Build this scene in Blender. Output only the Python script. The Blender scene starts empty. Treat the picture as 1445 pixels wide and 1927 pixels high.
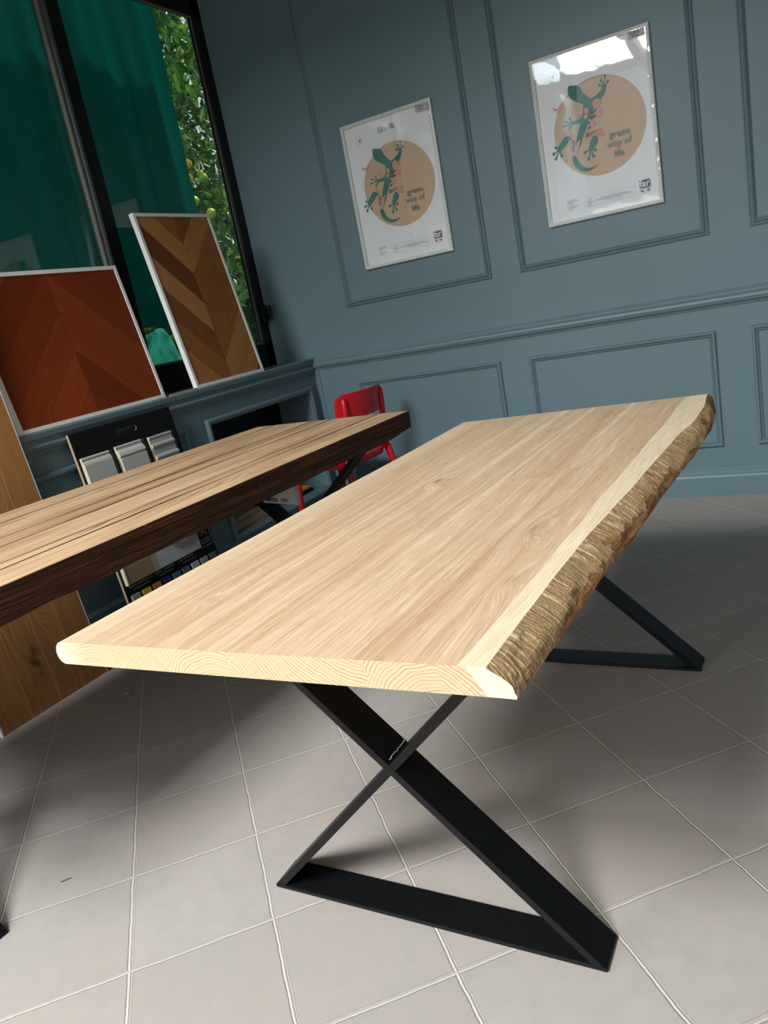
import bpy, bmesh, math, random, json
from mathutils import Vector, Matrix
random.seed(7)
SC = bpy.context.scene
COL = SC.collection

# ------------------------------------------------------------------ camera
cd = bpy.data.cameras.new('camera'); cam = bpy.data.objects.new('camera', cd); COL.objects.link(cam)
SC.camera = cam
cd.sensor_fit = 'HORIZONTAL'; cd.sensor_width = 36.0; cd.lens = 1446.01*36.0/1445.0
yaw, pitch, roll = 0.542984, -0.255594, -0.193039
cy, sy, cp, sp = math.cos(yaw), math.sin(yaw), math.cos(pitch), math.sin(pitch)
fd = Vector((-sy*cp, cy*cp, sp)); rr = Vector((cy, sy, 0)); uu = rr.cross(fd)
R = rr*math.cos(roll)+uu*math.sin(roll); U = -rr*math.sin(roll)+uu*math.cos(roll)
m = Matrix.Identity(4)
for i in range(3):
    m[i][0] = R[i]; m[i][1] = U[i]; m[i][2] = -fd[i]
m[0][3], m[1][3], m[2][3] = 2.62156, -3.88666, 1.16969
cam.matrix_world = m
cd.clip_start = 0.02

# ------------------------------------------------------------------ world, sun, daylight through the glazing
W = bpy.data.worlds.new('sky'); SC.world = W; W.use_nodes = True
bg = W.node_tree.nodes['Background']
_nt = W.node_tree
_tc = _nt.nodes.new('ShaderNodeTexCoord'); _sx = _nt.nodes.new('ShaderNodeSeparateXYZ'); _rp = _nt.nodes.new('ShaderNodeValToRGB')
_nt.links.new(_tc.outputs['Generated'], _sx.inputs[0]); _nt.links.new(_sx.outputs[2], _rp.inputs[0]); _nt.links.new(_rp.outputs[0], bg.inputs[0])
_e = _rp.color_ramp.elements; _e[0].position = 0.0; _e[0].color = (0.16, 0.17, 0.17, 1); _e[1].position = 0.32; _e[1].color = (0.84, 0.92, 1.0, 1)
_m = _e.new(0.10); _m.color = (0.30, 0.34, 0.37, 1)
bg.inputs[1].default_value = 0.85

def area(name, loc, direction, sx, sy_, energy, col):
    l = bpy.data.lights.new(name, 'AREA'); l.shape = 'RECTANGLE'; l.size = sx; l.size_y = sy_
    l.energy = energy; l.color = col
    o = bpy.data.objects.new(name, l); COL.objects.link(o); o.location = loc
    o.rotation_euler = Vector(direction).to_track_quat('-Z', 'Y').to_euler()
    return o
area('daylight_left_door', (-0.62, -4.85, 1.10), (1, 0.15, -0.05), 2.2, 1.8, 135, (1.0, 0.98, 0.94))
area('daylight_glass_roof', (0.6, -6.4, 4.1), (0.22, 0.75, -1), 2.0, 1.8, 500, (0.95, 0.98, 1.0))
area('daylight_front_glazing', (1.2, -7.75, 1.2), (0.0, 1, 0.0), 3.8, 1.4, 22, (0.97, 0.98, 1.0))
sun = bpy.data.lights.new('sun', 'SUN'); sun.energy = 5.0; sun.angle = 0.01; sun.color = (1, 0.95, 0.85)
so = bpy.data.objects.new('sun', sun); COL.objects.link(so)
so.rotation_euler = Vector((-0.22, -0.55, -0.85)).to_track_quat('-Z', 'Y').to_euler()

SC.view_settings.view_transform = 'Standard'; SC.view_settings.look = 'None'
SC.view_settings.gamma = 1.0; SC.view_settings.use_curve_mapping = False
SC.view_settings.exposure = 0.22

# ------------------------------------------------------------------ node helpers
class NG:
    def __init__(s, name):
        s.mat = bpy.data.materials.new(name); s.mat.use_nodes = True
        s.nt = s.mat.node_tree; s.n = s.nt.nodes; s.L = s.nt.links
        s.bsdf = s.n['Principled BSDF']; s.out = s.n['Material Output']
    def new(s, t): return s.n.new(t)
    def put(s, sock, v):
        if hasattr(v, 'is_output') or isinstance(v, bpy.types.NodeSocket): s.L.new(v, sock)
        elif v is not None:
            if isinstance(v, (tuple, list)) and len(v) == 3 and sock.type == 'RGBA': v = tuple(v)+(1,)
            sock.default_value = v
    def m(s, op, a, b=None, c=None):
        n = s.new('ShaderNodeMath'); n.operation = op
        for i, v in enumerate((a, b, c)):
            if v is not None: s.put(n.inputs[i], v)
        return n.outputs[0]
    def add(s, a, b): return s.m('ADD', a, b)
    def sub(s, a, b): return s.m('SUBTRACT', a, b)
    def mul(s, a, b): return s.m('MULTIPLY', a, b)
    def pos(s, off=(0, 0, 0)):
        t = s.new('ShaderNodeTexCoord'); v = s.new('ShaderNodeVectorMath'); v.operation = 'ADD'
        s.L.new(t.outputs['Object'], v.inputs[0]); v.inputs[1].default_value = off
        x = s.new('ShaderNodeSeparateXYZ'); s.L.new(v.outputs[0], x.inputs[0])
        return x.outputs[0], x.outputs[1], x.outputs[2]
    def vec(s, x, y, z=0.0):
        c = s.new('ShaderNodeCombineXYZ'); s.put(c.inputs[0], x); s.put(c.inputs[1], y); s.put(c.inputs[2], z); return c.outputs[0]
    def noise(s, v, scale=1.0, detail=2.0, rough=0.5, dist=0.0, col=False):
        n = s.new('ShaderNodeTexNoise'); s.put(n.inputs['Vector'], v); n.inputs['Scale'].default_value = scale
        n.inputs['Detail'].default_value = detail; n.inputs['Roughness'].default_value = rough; n.inputs['Distortion'].default_value = dist
        return n.outputs['Color' if col else 'Fac']
    def white(s, v):
        n = s.new('ShaderNodeTexWhiteNoise'); n.noise_dimensions = '3D'; s.put(n.inputs['Vector'], v); return n.outputs['Value']
    def ramp(s, f, stops, interp='LINEAR'):
        n = s.new('ShaderNodeValToRGB'); n.color_ramp.interpolation = interp; s.put(n.inputs[0], f)
        e = n.color_ramp.elements
        while len(e) > 1: e.remove(e[-1])
        e[0].position = stops[0][0]
        def cv(c): return (c, c, c, 1) if isinstance(c, (int, float)) else tuple(c)+(1,)
        e[0].color = cv(stops[0][1])
        for p, c in stops[1:]:
            q = e.new(p); q.color = cv(c)
        return n.outputs[0]
    def mix(s, f, a, b, mode='MIX'):
        n = s.new('ShaderNodeMix'); n.data_type = 'RGBA'; n.blend_type = mode
        s.put(n.inputs[0], f); s.put(n.inputs[6], a); s.put(n.inputs[7], b); return n.outputs[2]
    def mapr(s, v, a, b, c=0.0, d=1.0, smooth=False):
        n = s.new('ShaderNodeMapRange'); n.clamp = True
        if smooth: n.interpolation_type = 'SMOOTHSTEP'
        s.put(n.inputs[0], v); 
        for i, q in enumerate((a, b, c, d)): n.inputs[i+1].default_value = q
        return n.outputs[0]
    def bump(s, h, strength=0.3, dist=0.002):
        n = s.new('ShaderNodeBump'); n.inputs['Strength'].default_value = strength; n.inputs['Distance'].default_value = dist
        s.put(n.inputs['Height'], h); s.L.new(n.outputs[0], s.bsdf.inputs['Normal'])
    def fin(s, color=None, rough=None, metal=None, spec=None, coat=None):
        if color is not None: s.put(s.bsdf.inputs['Base Color'], color)
        if rough is not None: s.put(s.bsdf.inputs['Roughness'], rough)
        if metal is not None: s.put(s.bsdf.inputs['Metallic'], metal)
        if spec is not None: s.put(s.bsdf.inputs['Specular IOR Level'], spec)
        if coat is not None: s.put(s.bsdf.inputs['Coat Weight'], coat)
        return s.mat

def plain(name, col, rough=0.5, metal=0.0, var=0.06, scale=40, bump=0.0, spec=0.5, coat=None):
    g = NG(name); x, y, z = g.pos()
    n = g.noise(g.vec(x, y, z), scale, 3)
    c = g.mix(g.mapr(n, 0.3, 0.7), tuple(v*(1-var) for v in col), tuple(min(1, v*(1+var)) for v in col))
    if bump: g.bump(g.noise(g.vec(x, y, z), scale*6, 2), bump, 0.001)
    return g.fin(c, rough, metal, spec, coat)

def oak_top():
    g = NG('whitened_oak_boards'); x, y, z = g.pos((1.9, -2.3, 0))
    xs = g.sub(x, g.mul(g.add(y, 3.14), 0.02))
    # two boards end in a butt joint part way along the table
    left = [1.45, 1.607, 1.744, 1.862, 1.955, 2.075, 2.165, 2.232]
    def idx(bounds, t):
        tot = None
        for b in bounds:
            st = g.m('GREATER_THAN', t, b); tot = st if tot is None else g.add(tot, st)
        return tot
    bi = idx(left[1:], xs)
    inj = g.m('MULTIPLY', g.m('GREATER_THAN', xs, 2.075), g.m('LESS_THAN', xs, 2.165))
    inj2 = g.m('MULTIPLY', g.m('GREATER_THAN', xs, 1.955), g.m('LESS_THAN', xs, 2.075))
    farj = g.mul(inj, g.m('GREATER_THAN', y, -2.195))
    farj2 = g.mul(inj2, g.m('GREATER_THAN', y, -2.26))
    bi = g.add(bi, g.add(g.mul(farj, 9.0), g.mul(farj2, 17.0)))
    rnd = g.white(g.vec(bi, 3.7, 1.1)); rnd2 = g.white(g.vec(bi, 9.2, 5.1))
    # grain coordinate, bent round the knots
    warp = g.noise(g.vec(g.mul(xs, 5.0), g.mul(y, 1.1), g.mul(bi, 3.1)), 1.0, 2)
    warp = g.mul(g.sub(warp, 0.5), 0.07)
    dark = None
    for kx, ky, sx, sy_, amp in ((1.775, -2.235, 0.030, 0.07, 0.045), (2.150, -2.62, 0.028, 0.10, 0.035), (1.665, -2.86, 0.02, 0.20, 0.030), (1.90, -1.75, 0.02, 0.06, 0.02), (2.03, -1.60, 0.04, 0.18, 0.035), (2.19, -2.86, 0.02, 0.10, 0.02)):
        dx = g.m('DIVIDE', g.sub(xs, kx), sx); dy = g.m('DIVIDE', g.sub(y, ky), sy_)
        d2 = g.add(g.mul(dx, dx), g.mul(dy, dy)); e = g.m('EXPONENT', g.mul(d2, -1.0))
        warp = g.add(warp, g.mul(e, amp))
        core = g.mul(g.m('EXPONENT', g.mul(d2, -14.0)), 1.0 if amp > 0.04 else 0.4)
        dark = core if dark is None else g.m('MAXIMUM', dark, core)
    gx = g.add(xs, warp)
    rings = g.noise(g.vec(g.mul(gx, 60.0), g.mul(y, 0.9), g.mul(bi, 7.3)), 1.0, 3, 0.6)
    fine = g.noise(g.vec(g.mul(gx, 480.0), g.mul(y, 8.0), bi), 1.0, 3, 0.7)
    pores = g.noise(g.vec(g.mul(gx, 700.0), g.mul(y, 22.0), bi), 1.0, 1)
    broad = g.noise(g.vec(g.mul(xs, 9.0), g.mul(y, 0.8), bi), 1.0, 2)
    base = g.mix(rnd, (0.60, 0.385, 0.222), (0.74, 0.535, 0.335))
    base = g.mix(g.mul(g.mapr(rnd2, 0.45, 0.9), 0.4), base, (0.545, 0.335, 0.205))
    pale = g.mix(g.mapr(rings, 0.35, 0.66), g.mix(0.55, base, (0.44, 0.25, 0.13)), g.mix(0.42, base, (0.88, 0.70, 0.47)))
    c = g.mix(g.mapr(broad, 0.35, 0.75, 0.0, 0.4), pale, (0.82, 0.64, 0.42))
    c = g.mix(g.mapr(fine, 0.38, 0.62, 0.62, 0.0), c, (0.40, 0.235, 0.125))
    c = g.mix(g.mapr(pores, 0.60, 0.75, 0.0, 0.45), c, (0.86, 0.74, 0.58))
    # pale sapwood along the live edge and in three glue lines
    sap = g.m('GREATER_THAN', g.add(xs, g.mul(g.noise(g.vec(g.mul(y, 3.0), 0.0), 1.0, 2), 0.02)), 2.236)
    nz = g.mul(g.sub(g.noise(g.vec(g.mul(y, 2.0), 7.0), 1.0, 2), 0.5), 0.012)
    for sx, w, y0, y1 in ((1.862, 0.011, -2.45, -1.3), (1.955, 0.006, -2.9, -1.3), (2.075, 0.006, -2.2, -1.2), (1.744, 0.003, -3.3, -1.2)):
        on = g.mul(g.mapr(g.m('ABSOLUTE', g.sub(g.add(xs, nz), sx)), w*0.5, w*1.3, 0.75, 0.0), g.mul(g.mapr(y, y0, y0+0.4), g.m('LESS_THAN', y, y1)))
        sap = g.m('MAXIMUM', sap, on)
    lft = g.mapr(xs, 1.50, 1.60, 0.55, 0.0)
    sap = g.m('MAXIMUM', sap, lft)
    sapc = g.mix(g.mapr(fine, 0.42, 0.62), (0.72, 0.57, 0.37), (0.90, 0.78, 0.56))
    c = g.mix(g.mul(sap, 0.85), c, sapc)
    c = g.mix(g.mul(dark, 0.75), c, (0.16, 0.09, 0.05))
    # hairline glue joints
    seam = None
    for b in left[1:-1]:
        q = g.m('LESS_THAN', g.m('ABSOLUTE', g.sub(xs, b)), 0.0007); seam = q if seam is None else g.m('MAXIMUM', seam, q)
    seam = g.m('MAXIMUM', seam, g.mul(inj, g.m('LESS_THAN', g.m('ABSOLUTE', g.add(y, 2.195)), 0.0010)))
    seam = g.m('MAXIMUM', seam, g.mul(inj2, g.m('LESS_THAN', g.m('ABSOLUTE', g.add(y, 2.26)), 0.0010)))
    c = g.mix(g.mul(seam, 0.35), c, (0.34, 0.21, 0.12))
    g.bump(g.add(fine, g.mul(pores, 0.5)), 0.12, 0.0006)
    return g.fin(c, 0.52, spec=0.3)

def oak_end():
    g = NG('oak_end_grain'); x, y, z = g.pos((1.9, -2.3, 0))
    f = g.m('DIVIDE', g.sub(x, 1.45), 0.9)
    b = [1.45, 1.607, 1.740, 1.86, 1.968, 2.09, 2.197, 2.25]
    cxs = [1.575, 1.50, 1.83, 1.72, 2.13, 2.195, 2.08, 2.10]
    czs = [0.66, 0.58, 0.665, 0.60, 0.86, 0.665, 0.58, 0.55]
    st = lambda arr, o, k: [((b[i]-1.45)/0.9, (arr[i]-o)/k) for i in range(len(b))]
    cx = g.add(g.mul(g.ramp(f, st(cxs, 1.4, 1.0), 'CONSTANT'), 1.0), 1.4)
    cz = g.add(g.mul(g.ramp(f, st(czs, 0.5, 0.5), 'CONSTANT'), 0.5), 0.5)
    dx = g.sub(x, cx); dz = g.sub(z, cz)
    r = g.m('SQRT', g.add(g.mul(dx, dx), g.mul(g.mul(dz, dz), 1.3)))
    r = g.add(r, g.mul(g.noise(g.vec(x, 0.0, z), 28, 2), 0.012))
    k = g.m('SINE', g.mul(r, 1100.0)); k2 = g.noise(g.vec(g.mul(r, 420.0), 3.0), 1.0, 2)
    ray = g.noise(g.vec(g.mul(g.m('ARCTAN2', dz, dx), 70.0), g.mul(r, 12.0)), 1.0, 2)
    c = g.mix(g.mapr(g.add(g.mul(k, 0.16), k2), 0.3, 0.72), (0.42, 0.265, 0.14), (0.66, 0.50, 0.32))
    c = g.mix(g.mapr(ray, 0.5, 0.75, 0, 0.3), c, (0.72, 0.58, 0.40))
    c = g.mix(g.m('GREATER_THAN', g.add(x, g.mul(g.sub(0.74, z), -0.6)), 2.235), c, (0.70, 0.58, 0.42))
    c = g.mix(g.mapr(x, 1.50, 1.56, 0.6, 0.0), c, (0.78, 0.66, 0.50))
    return g.fin(c, 0.6, spec=0.25)

def bark_edge():
    g = NG('chiselled_live_edge'); x, y, z = g.pos((1.9, -2.3, 0))
    p = g.noise(g.vec(g.mul(y, 5.0), g.mul(z, 9.0), 0.0), 1.0, 1)
    d = g.add(y, g.mul(z, g.add(-0.5, g.mul(g.sub(g.m('FLOOR', g.mul(p, 7.0)), 3.0), 0.35))))
    gr = g.noise(g.vec(g.mul(d, 150.0), g.mul(z, 14.0), g.m('FLOOR', g.mul(p, 6.0))), 1.0, 3, 0.6)
    br = g.noise(g.vec(g.mul(d, 90.0), g.mul(z, 20.0), 5.0), 1.0, 2)
    spk = g.noise(g.vec(x, y, z), 160, 3)
    c = g.ramp(g.add(g.mul(gr, 0.75), g.mul(spk, 0.25)), [(0.30, (0.17, 0.09, 0.04)), (0.44, (0.40, 0.25, 0.12)), (0.555, (0.52, 0.34, 0.17)), (0.60, (0.85, 0.66, 0.38)), (0.75, (0.92, 0.76, 0.50))])
    patch = g.noise(g.vec(g.mul(y, 5.5), g.mul(z, 11.0), 2.0), 1.0, 4, 0.6)
    sm = g.mix(g.mapr(g.noise(g.vec(g.mul(y, 18.0), g.mul(z, 90.0)), 1.0, 3), 0.35, 0.65), (0.22, 0.09, 0.03), (0.42, 0.215, 0.085))
    low = g.mapr(z, 0.69, 0.735, 0.10, -0.04)
    mask = g.mapr(g.add(patch, low), 0.53, 0.57)
    c = g.mix(mask, c, sm)
    tip = g.mapr(y, -1.62, -1.52, 0.0, 0.75)
    c = g.mix(tip, c, g.mix(spk, (0.08, 0.045, 0.025), (0.22, 0.13, 0.07)))
    g.bump(g.add(g.mul(gr, g.mapr(mask, 0, 1, 1.0, 0.2)), g.mul(spk, 0.4)), 0.9, 0.004)
    return g.fin(c, 0.75, spec=0.2)

def reclaimed(name, side=False):
    g = NG(name); x, y, z = g.pos()
    if not side:
        bi = None
        for b in (-0.715, -0.495, -0.385, -0.145):
            s_ = g.m('GREATER_THAN', g.add(x, g.mul(y, 0.0)), b); bi = s_ if bi is None else g.add(bi, s_)
        w = g.mul(g.sub(g.noise(g.vec(g.mul(x, 5.0), g.mul(y, 0.9), g.mul(bi, 4.0)), 1.0, 2), 0.5), 0.20)
        gx = g.add(x, w)
        ring = g.noise(g.vec(g.mul(gx, 42.0), g.mul(y, 0.7), bi), 1.0, 2)
        line = g.m('SINE', g.mul(gx, 400.0))
        fine = g.noise(g.vec(g.mul(gx, 260.0), g.mul(y, 6.0), bi), 1.0, 3, 0.6)
        t = g.white(g.vec(bi, 4.4, 2.0))
        c = g.mix(t, (0.44, 0.225, 0.105), (0.64, 0.42, 0.235))
        c = g.mix(g.mapr(ring, 0.38, 0.62, 0, 0.75), c, (0.80, 0.58, 0.35))
        fig = g.mapr(g.noise(g.vec(g.mul(x, 9.0), g.mul(y, 1.4), g.mul(bi, 2.0)), 1.0, 1), 0.46, 0.58)
        c = g.mix(g.mul(g.mapr(line, 0.2, 0.85), g.mul(fig, 0.9)), c, (0.17, 0.075, 0.03))
        dk = g.noise(g.vec(g.mul(gx, 95.0), g.mul(y, 0.8), g.mul(bi, 5.0)), 1.0, 2)
        c = g.mix(g.mapr(dk, 0.56, 0.70, 0, 0.65), c, (0.25, 0.11, 0.045))
        c = g.mix(g.mapr(fine, 0.42, 0.6, 0.45, 0.0), c, (0.36, 0.20, 0.11))
        # drying cracks
        cr = g.m('ABSOLUTE', g.sub(g.add(x, g.mul(g.sub(g.noise(g.vec(g.mul(y, 1.8), 1.0), 1.0, 4), 0.5), 0.05)), -0.205))
        c = g.mix(g.mul(g.m('LESS_THAN', cr, 0.0034), 0.95), c, (0.03, 0.015, 0.01))
        cr2 = g.m('ABSOLUTE', g.sub(g.add(x, g.mul(g.sub(g.noise(g.vec(g.mul(y, 2.4), 6.0), 1.0, 4), 0.5), 0.09)), -0.66))
        on2 = g.m('GREATER_THAN', g.noise(g.vec(g.mul(y, 3.0), 9.0), 1.0, 1), 0.5)
        c = g.mix(g.mul(g.mul(g.m('LESS_THAN', cr2, 0.0026), on2), 0.85), c, (0.05, 0.025, 0.015))
        g.bump(g.add(fine, ring), 0.25, 0.002)
        return g.fin(c, 0.6, spec=0.3)
    w = g.mul(g.sub(g.noise(g.vec(g.mul(x, 3.0), g.mul(y, 3.0), g.mul(z, 8.0)), 1.0, 3), 0.5), 0.03)
    st = g.noise(g.vec(g.mul(x, 2.0), g.mul(y, 2.5), g.mul(g.add(z, w), 190.0)), 1.0, 3, 0.6)
    sc = g.noise(g.vec(x, g.mul(y, 1.0), z), 45, 4, 0.7)
    c = g.ramp(st, [(0.32, (0.016, 0.006, 0.003)), (0.5, (0.06, 0.022, 0.009)), (0.70, (0.17, 0.07, 0.028))])
    c = g.mix(g.mapr(sc, 0.66, 0.74, 0, 0.6), c, (0.36, 0.21, 0.12))
    g.bump(st, 0.8, 0.004)
    return g.fin(c, 0.7, spec=0.25)

def chevron(name, width, ctr, pitchz, up, tones, seamdark):
    """chevron parquet in the panel's own plane: local y is across, local z is up"""
    g = NG(name); x, y, z = g.pos()
    a = g.m('ABSOLUTE', g.sub(y, ctr)); side = g.m('GREATER_THAN', y, ctr)
    k = -1.0 if up else 1.0
    h = g.add(z, g.mul(a, -k*1.0))      # V when up is False
    q = g.m('DIVIDE', g.add(h, 5.0), pitchz)
    bi = g.m('FLOOR', q); fr = g.m('FRACT', q)
    r = g.white(g.vec(bi, side, 2.3)); r2 = g.white(g.vec(bi, side, 7.7))
    al = g.add(z, g.mul(a, k))          # along the board
    wp = g.mul(g.sub(g.noise(g.vec(g.mul(h, 9.0), g.mul(al, 2.0), g.add(bi, g.mul(side, 13.0))), 1.0, 2), 0.5), 0.10)
    gr = g.noise(g.vec(g.mul(g.add(h, wp), 55.0), g.mul(al, 1.2), g.add(bi, g.mul(side, 5.0))), 1.0, 3, 0.6)
    fine = g.noise(g.vec(g.mul(g.add(h, wp), 420.0), g.mul(al, 9.0), bi), 1.0, 2)
    c = g.ramp(r, tones)
    c = g.mix(g.mapr(gr, 0.3, 0.7, 0.55, 0.0), c, g.mix(0.5, c, seamdark))
    c = g.mix(g.mapr(gr, 0.68, 0.76, 0.0, 0.5), c, g.mix(r2, c, seamdark))
    c = g.mix(g.mapr(fine, 0.42, 0.6, 0.35, 0.0), c, seamdark)
    e = g.m('MAXIMUM', g.m('LESS_THAN', g.m('MINIMUM', fr, g.sub(1.0, fr)), 0.008), g.m('LESS_THAN', a, 0.0008))
    c = g.mix(g.mul(e, 0.6), c, tuple(v*0.4 for v in seamdark))
    return g.fin(c, 0.45, spec=0.18)

def planks(name, bounds):
    g = NG(name); x, y, z = g.pos()
    bi = None; sm = None
    for b in bounds:
        s_ = g.m('GREATER_THAN', y, b); bi = s_ if bi is None else g.add(bi, s_)
        e = g.m('LESS_THAN', g.m('ABSOLUTE', g.sub(y, b)), 0.0011); sm = e if sm is None else g.m('MAXIMUM', sm, e)
    r = g.white(g.vec(bi, 1.0, 2.0))
    wp = g.mul(g.sub(g.noise(g.vec(g.mul(y, 7.0), g.mul(z, 1.6), g.mul(bi, 3.0)), 1.0, 2), 0.5), 0.16)
    gr = g.noise(g.vec(g.mul(g.add(y, wp), 60.0), g.mul(z, 0.9), bi), 1.0, 3, 0.6)
    fine = g.noise(g.vec(g.mul(g.add(y, wp), 420.0), g.mul(z, 8.0), bi), 1.0, 2)
    c = g.mix(r, (0.42, 0.19, 0.052), (0.56, 0.28, 0.09))
    c = g.mix(g.mapr(gr, 0.35, 0.65, 0.6, 0), c, (0.27, 0.125, 0.045))
    c = g.mix(g.mapr(fine, 0.42, 0.6, 0.4, 0), c, (0.20, 0.09, 0.03))
    dy = g.m('DIVIDE', g.sub(y, -0.03), 0.035); dz = g.m('DIVIDE', g.sub(z, 0.19), 0.075)
    kn = g.m('EXPONENT', g.mul(g.add(g.mul(dy, dy), g.mul(dz, dz)), -1.3))
    kn = g.mul(kn, g.mapr(g.noise(g.vec(y, z), 30, 3), 0.3, 0.6))
    c = g.mix(g.mul(kn, 0.9), c, (0.06, 0.025, 0.012))
    c = g.mix(g.mul(sm, 0.7), c, (0.62, 0.42, 0.24))
    return g.fin(c, 0.45, spec=0.35)

def floor_mat():
    g = NG('grey_stone_tiles'); x, y, z = g.pos()
    ca, sa, gs = math.cos(0.779625), math.sin(0.779625), 0.297282
    wob = g.mul(g.sub(g.noise(g.vec(x, y), 9, 3, 0.6), 0.5), 0.030)
    dx = g.sub(x, 0.121576); dy = g.add(y, 2.287687)
    s_ = g.add(g.m('DIVIDE', g.add(g.mul(dx, ca), g.mul(dy, sa)), gs), wob)
    h_ = g.sub(g.m('DIVIDE', g.sub(g.mul(dx, sa), g.mul(dy, ca)), gs), wob)
    es = g.m('ABSOLUTE', g.sub(g.m('FRACT', g.add(s_, 0.5)), 0.5)); eh = g.m('ABSOLUTE', g.sub(g.m('FRACT', g.add(h_, 0.5)), 0.5))
    e = g.m('MINIMUM', es, eh)
    e = g.add(e, g.mul(g.sub(g.noise(g.vec(x, y), 130, 3), 0.5), 0.008))
    ts = g.m('FLOOR', s_); th = g.m('FLOOR', h_)
    r = g.white(g.vec(ts, th, 0.5))
    big = g.noise(g.vec(x, y), 3.2, 3); med = g.noise(g.vec(x, y, r), 24, 4, 0.6); spk = g.noise(g.vec(x, y), 330, 2)
    c = g.mix(r, (0.385, 0.340, 0.300), (0.43, 0.395, 0.355))
    c = g.mix(g.mapr(big, 0.35, 0.65), c, g.mix(0.55, c, (0.42, 0.345, 0.305)))
    c = g.mix(g.mapr(med, 0.3, 0.7, 0.0, 0.5), c, (0.33, 0.325, 0.30))
    pits = g.mul(g.mapr(spk, 0.70, 0.76), g.mapr(g.noise(g.vec(x, y), 14, 2), 0.5, 0.62))
    c = g.mix(g.mul(pits, 0.6), c, (0.22, 0.205, 0.19))
    bits = g.mul(g.m('GREATER_THAN', g.noise(g.vec(g.add(x, 9.0), y), 260, 1), 0.80), 0.8)
    c = g.mix(bits, c, (0.72, 0.69, 0.63))
    gro = g.mapr(e, 0.014, 0.018, 1.0, 0.0)
    c = g.mix(g.mul(gro, 0.85), c, (0.54, 0.49, 0.435))
    lip_shade = g.mul(g.mapr(e, 0.015, 0.018), g.mapr(e, 0.019, 0.025, 1.0, 0.0))
    c = g.mix(g.mul(lip_shade, 0.6), c, (0.21, 0.19, 0.17))  # edge shadow along the joints, painted into the tile colour
    hgt = g.add(g.mul(gro, -0.7), g.add(g.mul(med, 0.25), g.mul(pits, -0.4)))
    hgt = g.add(hgt, g.mul(g.mapr(e, 0.0, 0.012, 1.0, 0.0), 0.8))
    g.bump(hgt, 0.55, 0.004)
    return g.fin(c, 0.50, spec=0.32)

def wall_paint(name, col):
    g = NG(name); x, y, z = g.pos()
    n = g.noise(g.vec(x, y, z), 1.4, 3); n2 = g.noise(g.vec(x, y, z), 120, 2)
    c = g.mix(g.mapr(n, 0.3, 0.7), tuple(v*0.94 for v in col), tuple(v*1.05 for v in col))
    g.bump(n2, 0.06, 0.001)
    return g.fin(c, 0.42, spec=0.35)

def glass(name, tint=(0.93, 0.97, 0.95), boost=1.0, wavy=0.0):
    g = NG(name); g.n.remove(g.bsdf)
    tr = g.new('ShaderNodeBsdfTransparent'); tr.inputs[0].default_value = tint+(1,)
    gl = g.new('ShaderNodeBsdfGlossy'); gl.inputs['Roughness'].default_value = 0.02
    lw = g.new('ShaderNodeLayerWeight'); lw.inputs[0].default_value = 0.5
    fr = g.add(g.mul(g.m('POWER', lw.outputs['Facing'], 5.0), 0.9), 0.042)
    if wavy:
        x, y, z = g.pos(); b = g.new('ShaderNodeBump'); b.inputs['Strength'].default_value = wavy; b.inputs['Distance'].default_value = 0.01
        g.L.new(g.noise(g.vec(x, y, z), 7, 2), b.inputs['Height']); g.L.new(b.outputs[0], gl.inputs['Normal'])
    mx = g.new('ShaderNodeMixShader'); g.put(mx.inputs[0], g.m('MINIMUM', g.mul(fr, boost), 1.0))
    g.L.new(tr.outputs[0], mx.inputs[1]); g.L.new(gl.outputs[0], mx.inputs[2]); g.L.new(mx.outputs[0], g.out.inputs[0])
    return g.mat

def cloth(name, col, trans, wrinkle=4.0):
    g = NG(name); x, y, z = g.pos(); g.n.remove(g.bsdf)
    n = g.noise(g.vec(g.mul(x, 3), g.mul(y, 9), g.mul(z, 1.2)), 1.0, 3)
    c = g.mix(g.mapr(n, 0.3, 0.7), tuple(v*0.7 for v in col), col)
    if trans < 0.3: c = g.mix(g.mapr(g.noise(g.vec(x, y, z), 9, 4, 0.6), 0.45, 0.65), c, tuple(v*0.25 for v in col))
    d = g.new('ShaderNodeBsdfDiffuse'); t = g.new('ShaderNodeBsdfTranslucent')
    g.L.new(c, d.inputs[0]); g.L.new(c, t.inputs[0])
    mx = g.new('ShaderNodeMixShader'); mx.inputs[0].default_value = trans
    g.L.new(d.outputs[0], mx.inputs[1]); g.L.new(t.outputs[0], mx.inputs[2]); g.L.new(mx.outputs[0], g.out.inputs[0])
    return g.mat

def leafmat():
    g = NG('citrus_leaves'); x, y, z = g.pos(); g.n.remove(g.bsdf)
    n = g.noise(g.vec(x, y, z), 9, 3)
    c = g.ramp(n, [(0.3, (0.03, 0.09, 0.02)), (0.5, (0.07, 0.19, 0.035)), (0.7, (0.22, 0.38, 0.05))])
    d = g.new('ShaderNodeBsdfPrincipled'); g.L.new(c, d.inputs['Base Color']); d.inputs['Roughness'].default_value = 0.35
    t = g.new('ShaderNodeBsdfTranslucent'); g.L.new(c, t.inputs[0])
    mx = g.new('ShaderNodeMixShader'); mx.inputs[0].default_value = 0.4
    g.L.new(d.outputs[0], mx.inputs[1]); g.L.new(t.outputs[0], mx.inputs[2]); g.L.new(mx.outputs[0], g.out.inputs[0])
    return g.mat

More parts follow.
